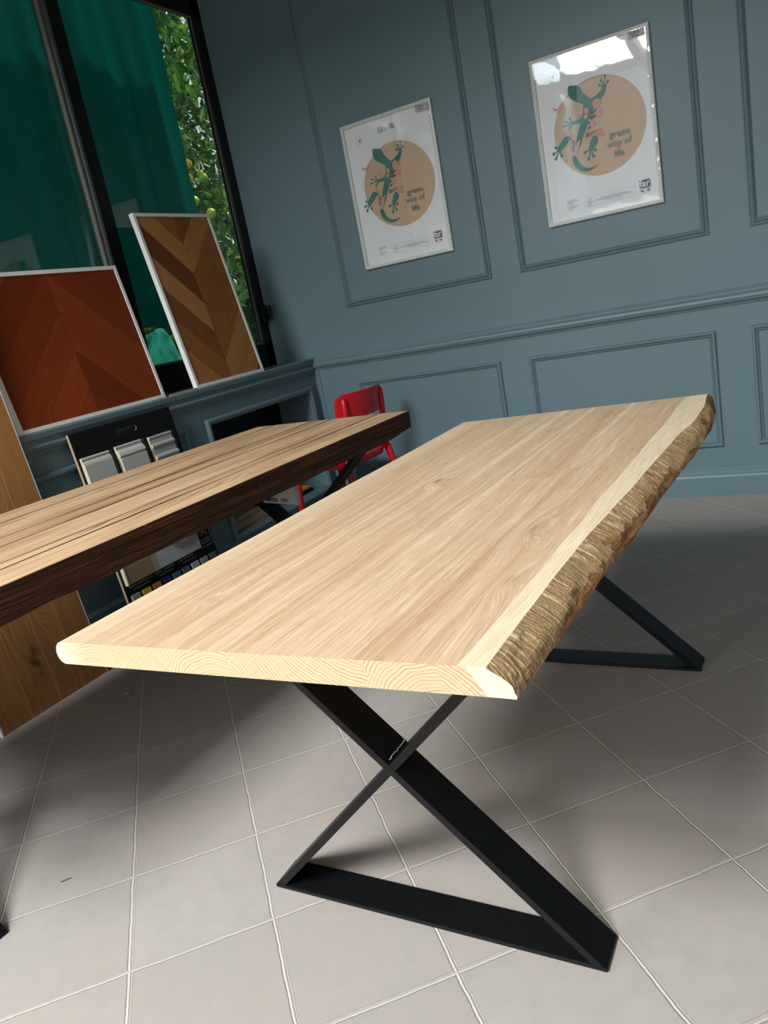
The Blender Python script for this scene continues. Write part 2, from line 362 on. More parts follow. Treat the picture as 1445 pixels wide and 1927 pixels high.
M = dict(
    oak=oak_top(), oakend=oak_end(), bark=bark_edge(), rec=reclaimed('reclaimed_board_face'), recside=reclaimed('reclaimed_dark_edge', True),
    floor=floor_mat(), paint=wall_paint('blue_grey_paint', (0.132, 0.205, 0.230)), white=plain('ceiling_paint', (0.20, 0.22, 0.23), 0.8),
    black=plain('black_powder_coat', (0.004, 0.0045, 0.005), 0.42, 0.0, 0.1, 60, 0.05, 0.25),
    blackpaint=plain('black_window_frame', (0.008, 0.0095, 0.010), 0.42, spec=0.3), greyprofile=plain('grey_aluminium_profile', (0.10, 0.12, 0.125), 0.4, 0.3),
    gold=plain('champagne_glazing_bead', (0.20, 0.19, 0.155), 0.5, 0.2),
    frame=plain('white_lacquered_frame', (0.74, 0.75, 0.72), 0.35, var=0.03), pframe=plain('pale_brushed_frame', (0.66, 0.69, 0.65), 0.3, var=0.08, scale=90, bump=0.2),
    trimwhite=plain('white_edge_strip', (0.80, 0.83, 0.84), 0.4, var=0.02),
    paper=plain('poster_paper', (0.88, 0.90, 0.92), 0.55, var=0.015), tan=plain('tan_ink', (0.66, 0.47, 0.31), 0.6, var=0.02),
    teal=plain('teal_ink', (0.045, 0.20, 0.155), 0.6, var=0.3, scale=12), dark=plain('dark_green_ink', (0.03, 0.10, 0.09), 0.6),
    salmon=plain('salmon_ink', (0.68, 0.35, 0.24), 0.6), pale=plain('pale_ink', (0.66, 0.60, 0.50), 0.6),
    ink=plain('grey_ink', (0.10, 0.12, 0.14), 0.6), inkl=plain('light_grey_ink', (0.30, 0.33, 0.36), 0.6), inkg=plain('green_grey_ink', (0.10, 0.20, 0.18), 0.6),
    red_ink=plain('red_ink', (0.55, 0.06, 0.05), 0.6), shrink=glass('crinkled_film', (0.995, 0.995, 0.995), 1.8, 0.05), winglass=glass('window_glass', (0.86, 0.92, 0.89), 1.3),
    red=plain('red_moulded_plastic', (0.58, 0.006, 0.018), 0.28, var=0.02, spec=0.5), 
    redwood=chevron('red_chevron_parquet', 0.78, 0.0, 0.165, True, [(0.0, (0.125, 0.019, 0.004)), (0.5, (0.19, 0.032, 0.006)), (1.0, (0.27, 0.050, 0.010))], (0.09, 0.015, 0.004)),
    brownwood=chevron('brown_chevron_parquet', 0.54, 0.0, 0.150, False, [(0.0, (0.15, 0.048, 0.010)), (0.5, (0.32, 0.125, 0.030)), (1.0, (0.52, 0.25, 0.078))], (0.08, 0.022, 0.005)),
    oakpanel=planks('oak_plank_panel', (-0.112, 0.012, 0.118)),
    board=plain('black_laminate', (0.006, 0.006, 0.007), 0.5, spec=0.2), mdf=plain('mdf_edge', (0.42, 0.31, 0.20), 0.8), cream=plain('cream_mdf_edge', (0.62, 0.55, 0.38), 0.8),
    mould=plain('satin_white_moulding', (0.50, 0.50, 0.46), 0.4, var=0.02), mouldg=plain('satin_grey_moulding', (0.36, 0.37, 0.36), 0.4, var=0.02),
    olive=plain('olive_brown_sample', (0.27, 0.19, 0.09), 0.5), olive2=plain('khaki_sample', (0.33, 0.29, 0.20), 0.5), lgrey=plain('light_grey_sample', (0.42, 0.43, 0.43), 0.5),
    grout=plain('silver_grey_sample', (0.33, 0.31, 0.29), 0.5), yellow=plain('yellow_sample', (0.62, 0.48, 0.02), 0.5), orange=plain('orange_sample', (0.50, 0.17, 0.04), 0.5),
    navy=plain('navy_sample', (0.02, 0.018, 0.12), 0.5), blue=plain('teal_blue_sample', (0.035, 0.16, 0.24), 0.5), dgrey=plain('dark_grey_sample', (0.10, 0.10, 0.105), 0.5),
    lettering=plain('pale_lettering', (0.50, 0.50, 0.49), 0.6), carton=plain('white_carton', (0.66, 0.65, 0.63), 0.6), ylabel=plain('yellow_label', (0.75, 0.42, 0.02), 0.6),
    inkb=plain('black_ink', (0.015, 0.015, 0.017), 0.5), beige=plain('pale_oak_sample', (0.55, 0.40, 0.22), 0.6),
    curtain=cloth('green_shade_cloth', (0.0, 0.115, 0.095), 0.5), tealcloth=cloth('teal_tarpaulin', (0.05, 0.42, 0.33), 0.2),
    leaves=leafmat(), trunk=plain('citrus_bark', (0.20, 0.16, 0.12), 0.9, var=0.3), fruit=plain('yellow_green_fruit', (0.42, 0.50, 0.04), 0.4, var=0.25, scale=8),
    fruit2=plain('orange_fruit', (0.75, 0.40, 0.03), 0.4, var=0.15, scale=8), soil=plain('dry_soil', (0.16, 0.13, 0.10), 0.95, var=0.3, scale=12), hedge=plain('hedge_leaves', (0.02, 0.05, 0.018), 0.8, var=0.3),
    stone=plain('pebble_stone', (0.35, 0.31, 0.26), 0.8), redbit=plain('reddish_splinter', (0.20, 0.04, 0.03), 0.7), weld=plain('bright_weld', (0.6, 0.6, 0.58), 0.3, 0.8),
    concrete=plain('concrete_block', (0.22, 0.21, 0.19), 0.9, var=0.15),
)

# ------------------------------------------------------------------ mesh helpers
class MB:
    def __init__(s): s.v = []; s.f = []; s.mi = []; s.sm = []
    def face(s, idx, mi=0, sm=False): s.f.append(tuple(idx)); s.mi.append(mi); s.sm.append(sm)
    def box(s, x0, x1, y0, y1, z0, z1, mi=0, T=None):
        b = len(s.v)
        for z in (z0, z1):
            for x, y in ((x0, y0), (x1, y0), (x1, y1), (x0, y1)):
                p = Vector((x, y, z)); s.v.append(T @ p if T else p)
        for q in ((0, 3, 2, 1), (4, 5, 6, 7), (0, 1, 5, 4), (1, 2, 6, 5), (2, 3, 7, 6), (3, 0, 4, 7)):
            s.face([b+i for i in q], mi)
        return s
    def grid(s, rows, mi=0, close=False, sm=False):
        b = len(s.v); n = len(rows[0])
        for r in rows: s.v += [Vector(p) for p in r]
        for i in range(len(rows)-1):
            for j in range(n if close else n-1):
                k = (j+1) % n
                s.face((b+i*n+j, b+i*n+k, b+(i+1)*n+k, b+(i+1)*n+j), mi, sm)
        return b, n
    def poly(s, pts, mi=0):
        b = len(s.v); s.v += [Vector(p) for p in pts]; s.face(range(b, b+len(pts)), mi)
    def prism(s, pts, off, mi=0):
        """polygon pts (3D) extruded by vector off"""
        off = Vector(off); b = len(s.v); n = len(pts)
        s.v += [Vector(p) for p in pts]; s.v += [Vector(p)+off for p in pts]
        s.face(list(range(b, b+n))[::-1], mi); s.face(range(b+n, b+2*n), mi)
        for i in range(n):
            j = (i+1) % n; s.face((b+i, b+j, b+n+j, b+n+i), mi)
    def tube(s, path, rad, seg=14, mi=0, flat=1.0):
        rows = []
        P = [Vector(p) for p in path]
        for i, p in enumerate(P):
            t = (P[min(i+1, len(P)-1)]-P[max(i-1, 0)]).normalized()
            a = t.cross(Vector((0.13, 0.07, 1.0)) if abs(t.z) < 0.95 else Vector((0, 1, 0.0))).normalized(); b_ = t.cross(a)
            r = rad[i] if isinstance(rad, (list, tuple)) else rad
            rows.append([p+a*math.cos(2*math.pi*k/seg)*r+b_*math.sin(2*math.pi*k/seg)*r*flat for k in range(seg)])
        b, n = s.grid(rows, mi, True, True)
        s.face(list(range(b, b+n))[::-1], mi); s.face(range(b+(len(rows)-1)*n, b+len(rows)*n), mi)
    def ball(s, c, r, mi=0, seg=10, rings=6, sc=(1, 1, 1)):
        rows = []
        for i in range(rings+1):
            th = math.pi*i/rings
            rows.append([Vector(c)+Vector((r*sc[0]*max(math.sin(th), 0.01)*math.cos(2*math.pi*k/seg), r*sc[1]*max(math.sin(th), 0.01)*math.sin(2*math.pi*k/seg), r*sc[2]*math.cos(th))) for k in range(seg)])
        s.grid(rows, mi, True, True)
    def sweep(s, rect, prof, fn, mi=0):
        """profile (inset, height) swept round a rectangle with mitred corners; fn(a, b, h) -> point"""
        a0, a1, b0, b1 = rect; rows = []
        for ins, h in prof:
            rows.append([fn(a0+ins, b0+ins, h), fn(a1-ins, b0+ins, h), fn(a1-ins, b1-ins, h), fn(a0+ins, b1-ins, h)])
        s.grid(rows, mi, True)
    def run(s, prof, fn, t0, t1, mi=0):
        """closed profile extruded from t0 to t1; fn(t, p, q) -> point"""
        A = [fn(t0, p, q) for p, q in prof]; B = [fn(t1, p, q) for p, q in prof]
        b, n = s.grid([A, B], mi, True)
        s.face(list(range(b, b+n))[::-1], mi); s.face(range(b+n, b+2*n), mi)
    def build(s, name, mats, parent=None, bevel=0.0, segs=2, smooth=False):
        me = bpy.data.meshes.new(name)
        vs = s.v
        if parent is not None:
            mm = Matrix.Identity(4); q_ = parent
            while q_ is not None: mm = q_.matrix_basis @ mm; q_ = q_.parent
            inv = mm.inverted(); vs = [inv @ Vector(v) for v in vs]
        me.from_pydata([tuple(v) for v in vs], [], s.f)
        if not isinstance(mats, (list, tuple)): mats = [mats]
        for m_ in mats: me.materials.append(m_)
        for p, mi, sm in zip(me.polygons, s.mi, s.sm):
            p.material_index = mi; p.use_smooth = sm or smooth
        bm = bmesh.new(); bm.from_mesh(me); bmesh.ops.recalc_face_normals(bm, faces=bm.faces); bm.to_mesh(me); bm.free()
        o = bpy.data.objects.new(name, me); COL.objects.link(o)
        if parent is not None: o.parent = parent
        if bevel:
            md = o.modifiers.new('bevel', 'BEVEL'); md.width = bevel; md.segments = segs; md.limit_method = 'ANGLE'; md.angle_limit = math.radians(40)
            md.harden_normals = False
        return o

def thing(name, label, cat, loc, rotz=0.0, group=None):
    o = bpy.data.objects.new(name, None); COL.objects.link(o); o.empty_display_size = 0.1
    o.matrix_basis = Matrix.Translation(loc) @ Matrix.Rotation(rotz, 4, 'Z')
    o['label'] = label; o['category'] = cat
    if group: o['group'] = group
    return o
def tag(o, label, cat, group=None):
    o['label'] = label; o['category'] = cat
    if group: o['group'] = group
    return o
def struct(o): o['kind'] = 'structure'; return o

def text_mesh(mb, body, size, fn, mi=0, align='LEFT', off=0.0, sx=1.0):
    cu = bpy.data.curves.new('t', 'FONT'); cu.body = body; cu.size = size; cu.align_x = align; cu.resolution_u = 3; cu.offset = off
    to = bpy.data.objects.new('t', cu); COL.objects.link(to)
    dg = bpy.context.evaluated_depsgraph_get(); dg.update()
    me = bpy.data.meshes.new_from_object(to.evaluated_get(dg))
    b = len(mb.v)
    for v in me.vertices: mb.v.append(Vector(fn(v.co.x*sx, v.co.y)))
    for p in me.polygons: mb.face([b+i for i in p.vertices], mi)
    bpy.data.objects.remove(to); bpy.data.curves.remove(cu); bpy.data.meshes.remove(me)

# ------------------------------------------------------------------ room shell
WX, WY, WZ = -0.27, 0.0, 3.1       # window plane, back wall plane, ceiling
XR, YF = 5.4, -7.4
b = MB(); b.box(-0.30, XR, YF, 0.14, -0.12, 0.0); struct(b.build('floor', M['floor']))
b = MB(); b.box(-0.30, XR, -3.9, 0.0, WZ, WZ+0.12); struct(b.build('ceiling', M['white']))

# back wall with panel mouldings
b = MB(); b.box(-0.29, XR, 0.0, 0.14, -0.12, WZ+0.12)
b.box(-0.015, 0.018, -0.006, 0.0, 0.13, 0.89)
wb = struct(b.build('wall_back', M['paint']))
fnb = lambda a, z, h: (a, -h, z)
prof_up = [(0, 0), (0.001, 0.008), (0.006, 0.011), (0.010, 0.006), (0.013, 0.006), (0.015, 0.013), (0.019, 0.017), (0.024, 0.013), (0.027, 0.006), (0.030, 0.004), (0.033, 0)]
prof_lo = [(0, 0), (0.001, 0.010), (0.006, 0.016), (0.012, 0.016), (0.017, 0.008), (0.020, 0.005), (0.023, 0.008), (0.026, 0.004), (0.030, 0)]
b = MB()
for a0, a1 in ((0.3006, 1.1796), (1.3318, 2.2097), (2.3723, 3.25), (3.40, 4.28)): b.sweep((a0, a1, 1.2082, 2.88), prof_up, fnb)
struct(b.build('trim_1', M['paint']))
b = MB()
for a0, a1 in ((0.276, 1.158), (1.313, 2.2045), (2.3534, 3.24), (3.39, 4.27)): b.sweep((a0, a1, 0.2415, 0.7873), prof_lo, fnb)
struct(b.build('trim_2', M['paint']))
rail = [(0.0, 0.888), (0.006, 0.889), (0.009, 0.897), (0.020, 0.905), (0.026, 0.920), (0.024, 0.930), (0.015, 0.936), (0.017, 0.941), (0.017, 0.950), (0.009, 0.957), (0.004, 0.964), (0.0, 0.964)]
b = MB(); b.run(rail, lambda t, p, q: (t, -p, q), 0.0, XR); struct(b.build('trim_3', M['paint']))
base = [(0.0, -0.005), (0.020, -0.005), (0.020, 0.095), (0.016, 0.103), (0.016, 0.112), (0.010, 0.120), (0.009, 0.134), (0.004, 0.140), (0.0, 0.140)]
b = MB(); b.run(base, lambda t, p, q: (t, -p, q), 0.0, XR); struct(b.build('baseboard_back', M['paint']))

# low left wall with an open niche, wide sill above
LX = -0.015
b = MB()
b.box(-0.30, LX, -3.75, -1.0, 0.0, 0.945); b.box(-0.30, LX, -0.105, 0.0, 0.0, 0.945)
b.box(-0.30, LX, -1.0, -0.105, 0.0, 0.20); b.box(-0.30, LX, -1.0, -0.105, 0.775, 0.945); b.box(-0.30, -0.262, -1.0, -0.105, 0.20, 0.775)
b.box(-0.30, -0.02, YF, -6.5, 0.0, WZ+1.0); b.box(-0.30, -0.02, -3.95, -3.75, 0.0, WZ); b.box(-0.30, -0.02, -3.75, 0.0, 2.96, WZ+0.1); b.box(-0.30, -0.02, YF, -3.9, 3.25, 3.5)
struct(b.build('wall_left', M['paint']))
fnl = lambda a, z, h: (LX+h, a, z)
b = MB(); b.sweep((-1.03, -0.075, 0.168, 0.806), [(0, 0), (0, 0.010), (0.006, 0.017), (0.016, 0.018), (0.026, 0.012), (0.031, 0.010), (0.031, 0)], fnl)
b.sweep((-2.45, -1.165, 0.168, 0.800), [(0, 0), (0, 0.010), (0.006, 0.017), (0.016, 0.018), (0.026, 0.012), (0.031, 0)], fnl)
struct(b.build('trim_4', M['paint']))
sill = [(-0.285, 0.944), (-0.02, 0.944), (LX, 0.875), (LX+0.006, 0.876), (LX+0.008, 0.886), (LX+0.016, 0.893), (LX+0.020, 0.905), (LX+0.016, 0.914), (LX+0.012, 0.918), (LX+0.014, 0.930), (LX+0.022, 0.938), (LX+0.024, 0.957), (LX+0.020, 0.963), (-0.285, 0.958)]
b = MB(); b.run(sill, lambda t, p, q: (p, t, q), -3.75, 0.0); struct(b.build('trim_5', M['paint']))
b = MB(); b.run([(p, q) for p, q in base], lambda t, p, q: (LX+p, t, q), -3.75, 0.0); struct(b.build('baseboard_left', M['paint']))
b = MB(); b.box(XR, XR+0.12, YF, 0.14, -0.12, 4.4); struct(b.build('wall_right', M['dgrey']))
# conservatory end behind the camera: sloping glazed roof and glazed front, dark glazing bars
b = MB(); b.box(-0.3, XR, YF-0.1, YF, 0.0, 0.5)
for k in range(5): x0 = -0.3+k*1.4; b.box(x0, x0+0.08, YF-0.08, YF, 0.5, 3.6)
b.box(-0.3, XR, YF-0.08, YF, 3.5, 3.6); b.box(-0.3, XR, YF-0.08, YF, 2.3, 2.38)
struct(b.build('wall_front', M['greyprofile']))
b = MB()
for k in range(5): x0 = -0.3+k*1.4; b.box(x0, x0+0.07, YF, -3.9, 3.12, 3.22)
b.box(-0.3, XR, -5.7, -5.62, 3.12, 3.22)
for yy in (-6.5, -5.2): b.box(-0.28, -0.2, yy, yy+0.07, 0.0, 3.2)
struct(b.build('trim_6', M['greyprofile']))

# window over the sill
wt = bpy.data.objects.new('window_1', None); COL.objects.link(wt); wt.location = (WX, -1.0, 0.95); wt['kind'] = 'structure'
b = MB()
b.box(-0.31, WX, -0.078, -0.001, 0.95, 2.96); b.box(-0.31, WX, -3.72, -0.001, 2.868, 2.965); b.box(-0.31, WX, -3.72, -0.001, 0.955, 1.098)
b.box(-0.31, WX+0.004, -1.100, -1.018, 1.098, 2.868)
b.box(-0.31, WX, -2.35, -2.24, 1.098, 2.868); b.box(-0.31, WX, -3.75, -3.66, 0.95, 2.96)
b.build('window_frame', M['blackpaint'], wt, 0.003)
b = MB(); b.box(-0.30, WX+0.012, -1.142, -1.100, 1.098, 2.868); b.box(-0.30, WX+0.020, -1.128, -1.112, 1.098, 2.868)
b.build('sliding_rail', M['greyprofile'], wt, 0.002)
b = MB()
for y0, y1 in ((-1.018, -0.078),):
    b.sweep((y0, y1, 1.098, 2.868), [(0.0, 0.0), (0.0, 0.003), (0.010, 0.003), (0.010, 0.0)], lambda a, z, h: (WX-0.012+h, a, z))
b.box(WX-0.004, WX+0.014, -1.150, -1.142, 1.098, 2.868)
b.build('glazing_bead', M['gold'], wt)
for y0, y1 in ((-1.018, -0.078), (-2.24, -1.142), (-3.66, -2.35)):
    b = MB(); b.box(WX-0.024, WX-0.018, y0, y1, 1.098, 2.868); b.build('pane', M['winglass'], wt)
b = MB(); b.box(WX, WX+0.018, -0.050, -0.012, 1.22, 1.32); b.tube([(WX+0.02, -0.030, 1.235), (WX+0.045, -0.030, 1.245), (WX+0.05, -0.030, 1.31)], 0.011, 10)
b.build('latch', M['blackpaint'], wt, 0.004)
b = MB(); b.box(WX-0.001, WX+0.003, -0.045, -0.030, 1.70, 1.78); b.build('keep', M['board'], wt)

# ------------------------------------------------------------------ light oak live-edge table
T1 = (1.9, -2.3, 0.0)
t1 = thing('live_edge_table', 'pale oak table with a rough brown live edge on black X legs, nearest the camera', 'table', T1)
ZT, ZB = 0.740, 0.700
def lerp(tab, y):
    if y <= tab[0][0]: return tab[0][1]
    for (a, p), (c, q) in zip(tab, tab[1:]):
        if y <= c:
            t = (y-a)/(c-a); t = t*t*(3-2*t)*0.5+t*0.5; return p+(q-p)*t
    return tab[-1][1]
RT = [(-3.13, 2.262), (-3.04, 2.2625), (-2.86, 2.264), (-2.68, 2.268), (-2.53, 2.278), (-2.34, 2.290), (-1.97, 2.309), (-1.77, 2.330), (-1.60, 2.332), (-1.40, 2.320)]
RB = [(-3.14, 2.298), (-3.04, 2.302), (-2.93, 2.307), (-2.76, 2.311), (-2.56, 2.326), (-2.36, 2.333), (-1.93, 2.358), (-1.70, 2.364), (-1.50, 2.350), (-1.40, 2.336)]
def yfront(x): return -3.145+(x-1.498)*0.0196
def yfar(x): return -1.454+(x-1.535)*0.0715
def xleft(t): return 1.498+0.037*t
NS = 90
lprof = [(0.006, 0.0), (0.0, -0.003), (-0.006, -0.010), (-0.009, -0.019), (-0.008, -0.028), (-0.003, -0.036), (0.005, -0.040)]
b = MB(); rows = []
for i in range(NS+1):
    t = i/NS; xl = xleft(t)
    yl = -3.145+t*1.691; wob = 0.0015*math.sin(yl*9)
    row = []
    yr = -3.13+t*(1.735); xr = lerp(RT, yr); xb = lerp(RB, yr)
    # top from right to left, rounded left arris, underside back to the right
    for k in range(9):
        x = xr+(xl+0.012-xr)*k/8; y = yfront(x)*(1-t)+yfar(x)*t; row.append((x, y, ZT))
    for dx, dz in lprof:
        x = xl+dx+wob; y = yfront(x)*(1-t)+yfar(x)*t; row.append((x, y, ZT+dz))
    for k in range(5):
        x = xl+0.012+(xb-0.018-xl-0.012)*k/4; y = yfront(x)*(1-t)+yfar(x)*t; row.append((x, y, ZB))
    rows.append(row)
bb, nn = b.grid(rows, 0)
b.face(list(range(bb, bb+nn)), 1); b.face(list(range(bb+NS*nn, bb+(NS+1)*nn))[::-1], 1)
tb = b.build('tabletop', [M['oak'], M['oakend']], t1)
# rough live edge
b = MB(); rows = []
from mathutils import noise as mn
NE = 360; NK = 10
for i in range(NE+1):
    t = i/NE; yr = -3.13+t*1.735; xr = lerp(RT, yr); xb = lerp(RB, yr); row = []
    for k in range(NK+1):
        s_ = k/NK; x = xr+(xb-xr)*(s_**0.9) + 0.007*math.sin(math.pi*s_)
        z = ZT+(ZB-ZT)*s_
        edge = 0.35 if k in (0, NK) else 1.0
        n_ = mn.noise(Vector((yr*9+s_*1.5, s_*2, 1)))*0.005+mn.noise(Vector((yr*45-s_*3.0, s_*3, 4)))*0.0020
        x += n_*edge if k else 0.0
        if k == NK: x -= 0.003
        y = yfront(x)*(1-t)+yfar(x)*t
        row.append((x, y, z))
    row = row + [(row[-1][0]-0.02, row[-1][1], ZB+0.0002)]
    rows.append(row)
bb, nn = b.grid(rows, 0, sm=False)
b.face(list(range(bb, bb+nn))[::-1], 0) if False else None
eo = b.build('live_edge', M['bark'], t1); eo['label'] = 'rough brown chiselled edge with bark remnants'
# pale end-grain corners that close the live edge
for rws in (rows[0], rows[-1]):
    b = MB()
    xr = rws[0][0]-0.02; pts = [tuple(p) for p in rws] + [(xr, rws[-1][1]-0.0003, ZB), (xr, rws[0][1]-0.0003, ZT)]
    sgn = -1 if rws is rows[0] else 1
    pts = [(p[0], p[1]+sgn*0.0006, p[2]) for p in pts]
    b.poly(pts)
    b.build('end_grain_corner', M['oakend'], t1)

def xleg(parent, y0, x0, x1, ztop, th=0.0155, wdt=0.08, xt0=None, xt1=None):
    """flat-bar X leg frame: two crossed bars, foot bar, top plate. y0 is the near side"""
    xt0 = x0 if xt0 is None else xt0; xt1 = x1 if xt1 is None else xt1
    zb = 0.008
    def bar(xa, za, xb_, zb_):
        d = Vector((xb_-xa, 0, zb_-za)); n_ = Vector((-d.z, 0, d.x)).normalized()
        hx = th/2/abs(n_.x) if abs(n_.x) > 1e-3 else th
        return [(xa-hx, y0, za), (xa+hx, y0, za), (xb_+hx, y0, zb_), (xb_-hx, y0, zb_)]
    q = MB(); q.box(xt0, xt1, y0, y0+wdt, ztop-0.006, ztop); fr_ = q.build('leg_frame', M['black'], parent, 0.001); nb = -1
    for pts in (bar(x1-0.014, zb, xt0+0.014, ztop-0.006), bar(x0+0.014, zb, xt1-0.014, ztop-0.006)):
        nb += 1; e_ = 0.0012*nb
        q = MB(); q.prism([(a, c_+e_, d_) for a, c_, d_ in pts], (0, wdt-2*e_, 0)); q.build('leg_bar', M['black'], fr_, 0.0012)
    q = MB(); q.box(x0, x1, y0-0.001, y0+wdt+0.001, 0.0, zb); q.build('foot_bar', M['black'], fr_, 0.003)
    return fr_
lf1 = xleg(t1, -2.85, 1.539, 2.262, ZB)
xleg(t1, -1.765, 1.557, 2.289, ZB)
b = MB()
for i in range(26):
    b.ball((1.896+0.006+random.uniform(-.001, .001), -2.843+i*0.0026, 0.372+random.uniform(-.001, .0012)), 0.0017, 0, 6, 4)
b.build('weld_bead', M['weld'], lf1)

# ------------------------------------------------------------------ reclaimed timber table
T2 = (1.151, -1.108, 0.0); A2 = -0.0446
t2 = thing('reclaimed_wood_table', 'brown reclaimed timber table with open cracks and dark rough edge, left of the pale table', 'table', T2, A2)
mw = t2.matrix_basis
H2 = 0.75
def w2(x, y, z): return mw @ Vector((x, y, z))
L2 = 2.36
def left2(y): return -0.818-0.045*(-y)     # the far long edge flares slightly
gaps = [-0.715, -0.495, -0.385, -0.145]
planks_x = [None]+gaps+[0.0]
b = MB(); NP = 48
for pi in range(5):
    rows = []
    for i in range(NP+1):
        y = -L2*i/NP
        xa = left2(y) if pi == 0 else planks_x[pi]+0.0036+0.0016*math.sin(y*7+pi)
        xb_ = planks_x[pi+1]-(0.0036 if pi < 4 else 0)+0.0012*math.sin(y*5+pi*2)
        dz = 0.0
        lo = H2-0.082+0.014*max(0, 1+y/0.14)+0.004*mn.noise(Vector((y*6, pi, 2)))-0.002*mn.noise(Vector((y*30, pi, 2)))
        rx = 0.0018*mn.noise(Vector((y*14, 3, pi))) if pi == 4 else 0
        yo = -0.0 if i else 0.004*math.sin(pi*2.1)
        rows.append([w2(xa, y+yo, lo), w2(xa, y+yo, H2-0.0015+dz), w2(xa+0.0015, y+yo, H2+dz), w2(xb_-0.0015, y+yo, H2+dz), w2(xb_+rx, y+yo, H2-0.0015+dz), w2(xb_+rx*2-0.001, y+yo, H2-0.03), w2(xb_-0.003+rx, y+yo, lo)])
    b0 = len(b.v); n = 7
    for r_ in rows: b.v += r_
    for i in range(NP):
        for j in range(n):
            k = (j+1) % n
            b.face((b0+i*n+j, b0+i*n+k, b0+(i+1)*n+k, b0+(i+1)*n+j), 0 if j == 2 else 1)
    b.face(range(b0, b0+n), 1); b.face(list(range(b0+NP*n, b0+(NP+1)*n))[::-1], 1)
b.build('tabletop', [M['rec'], M['recside']], t2)
b = MB(); b.box(-0.80, -0.03, -L2+0.05, -0.05, H2-0.060, H2-0.045, T=mw); b.build('backing_board', M['board'], t2)
# legs are drawn in the table's own frame
def xleg2(y0, sh=0.0):
    zt = H2-0.080; x0, x1 = -0.80+sh, -0.03+sh; th = 0.016; wdt = 0.08
    q = MB(); q.box(x0, x1, y0, y0+wdt, zt-0.006, zt+0.004, T=mw); fr_ = q.build('leg_frame', M['black'], t2, 0.001)
    for xa, xb_ in ((x1-0.014, x0+0.014), (x0+0.014, x1-0.014)):
        d = Vector((xb_-xa, 0, zt-0.01)); hx = th/2*d.length/abs(d.z)
        q = MB(); q.prism([w2(xa-hx, y0, 0.008), w2(xa+hx, y0, 0.008), w2(xb_+hx, y0, zt-0.006), w2(xb_-hx, y0, zt-0.006)], w2(0, wdt+(0.0012 if xa > xb_ else -0.0012), 0)-w2(0, 0, 0)); q.build('leg_bar', M['black'], fr_, 0.0012)
    q = MB(); q.box(x0, x1+0.005, y0-0.001, y0+wdt+0.001, 0, 0.008, T=mw); q.build('foot_bar', M['black'], fr_, 0.003)
xleg2(-0.37); xleg2(-2.125, -0.03)

# ------------------------------------------------------------------ red chair
ch = thing('red_chair', 'glossy red plastic chair beside the back wall, behind the reclaimed timber table', 'chair', (0.322, -0.415, 0.0), -math.radians(97))
cm = ch.matrix_basis
def cw(x, y, z): return cm @ Vector((x, y, z))
b = MB(); rows = []
for k in range(13):          # backrest band
    u = -0.197+0.394*k/12; y = 0.192+0.062*(1-(u/0.197)**2)
    rnd = 0.02 if k in (0, 12) else 0
    lo, hi = 0.660+rnd, 0.790-rnd
    rows.append([cw(u, y-0.006, lo), cw(u, y-0.008+0.006, (lo+hi)/2), cw(u, y+0.008, hi), cw(u, y+0.012, hi+0.002), cw(u, y+0.017, hi-0.002), cw(u, y+0.008, (lo+hi)/2), cw(u, y+0.005, lo), cw(u, y, lo-0.003)])
bb, nn = b.grid(rows, 0, True, True); b.face(list(range(bb, bb+nn))); b.face(list(range(bb+12*nn, bb+13*nn))[::-1])
b.build('backrest', M['red'], ch, 0.004)
for s_ in (-1, 1):
    b = MB(); b.tube([cw(s_*0.170, 0.185, 0.44), cw(s_*0.167, 0.200, 0.52), cw(s_*0.163, 0.214, 0.62), cw(s_*0.160, 0.226, 0.70), cw(s_*0.160, 0.229, 0.762), cw(s_*0.160, 0.227, 0.775)], [0.020, 0.017, 0.0165, 0.016, 0.013, 0.005]); b.build('back_post', M['red'], ch)
b = MB(); rows = []
def seat_pt(a, sc, z):
    n_ = 4.5; ca_, sa_ = math.cos(a), math.sin(a)
    x = 0.205*sc*math.copysign(abs(ca_)**(2/n_), ca_); y = -0.005+0.20*sc*math.copysign(abs(sa_)**(2/n_), sa_)
    return cw(x, y, z-0.012*(y > 0.1)*0-0.010*max(0, -(y+0.12))/0.1)
for sc, z in ((0.02, 0.436), (0.7, 0.436), (0.90, 0.440), (0.97, 0.448), (1.0, 0.446), (1.0, 0.440), (0.985, 0.416), (0.96, 0.412), (0.90, 0.424), (0.02, 0.424)):
    rows.append([seat_pt(2*math.pi*k/40, sc, z) for k in range(40)])
b.grid(rows, 0, True, True); b.build('seat', M['red'], ch)
for s_ in (-1, 1):
    b = MB(); b.tube([cw(s_*0.182, 0.180, 0.475), cw(s_*0.186, 0.192, 0.44), cw(s_*0.192, 0.205, 0.37), cw(s_*0.203, 0.245, 0.0)], [0.012, 0.022, 0.0175, 0.013]); b.build('leg', M['red'], ch)
    b = MB(); b.tube([cw(s_*0.180, -0.170, 0.43), cw(s_*0.184, -0.178, 0.37), cw(s_*0.200, -0.200, 0.0)], [0.024, 0.0175, 0.013]); b.build('leg', M['red'], ch)
b = MB(); b.box(0.350, 0.490, -0.58, -0.49, 0.4530, 0.470); tag(b.build('wood_sample', M['beige'], None, 0.001), 'small pale wood sample block lying on the red chair seat', 'sample')

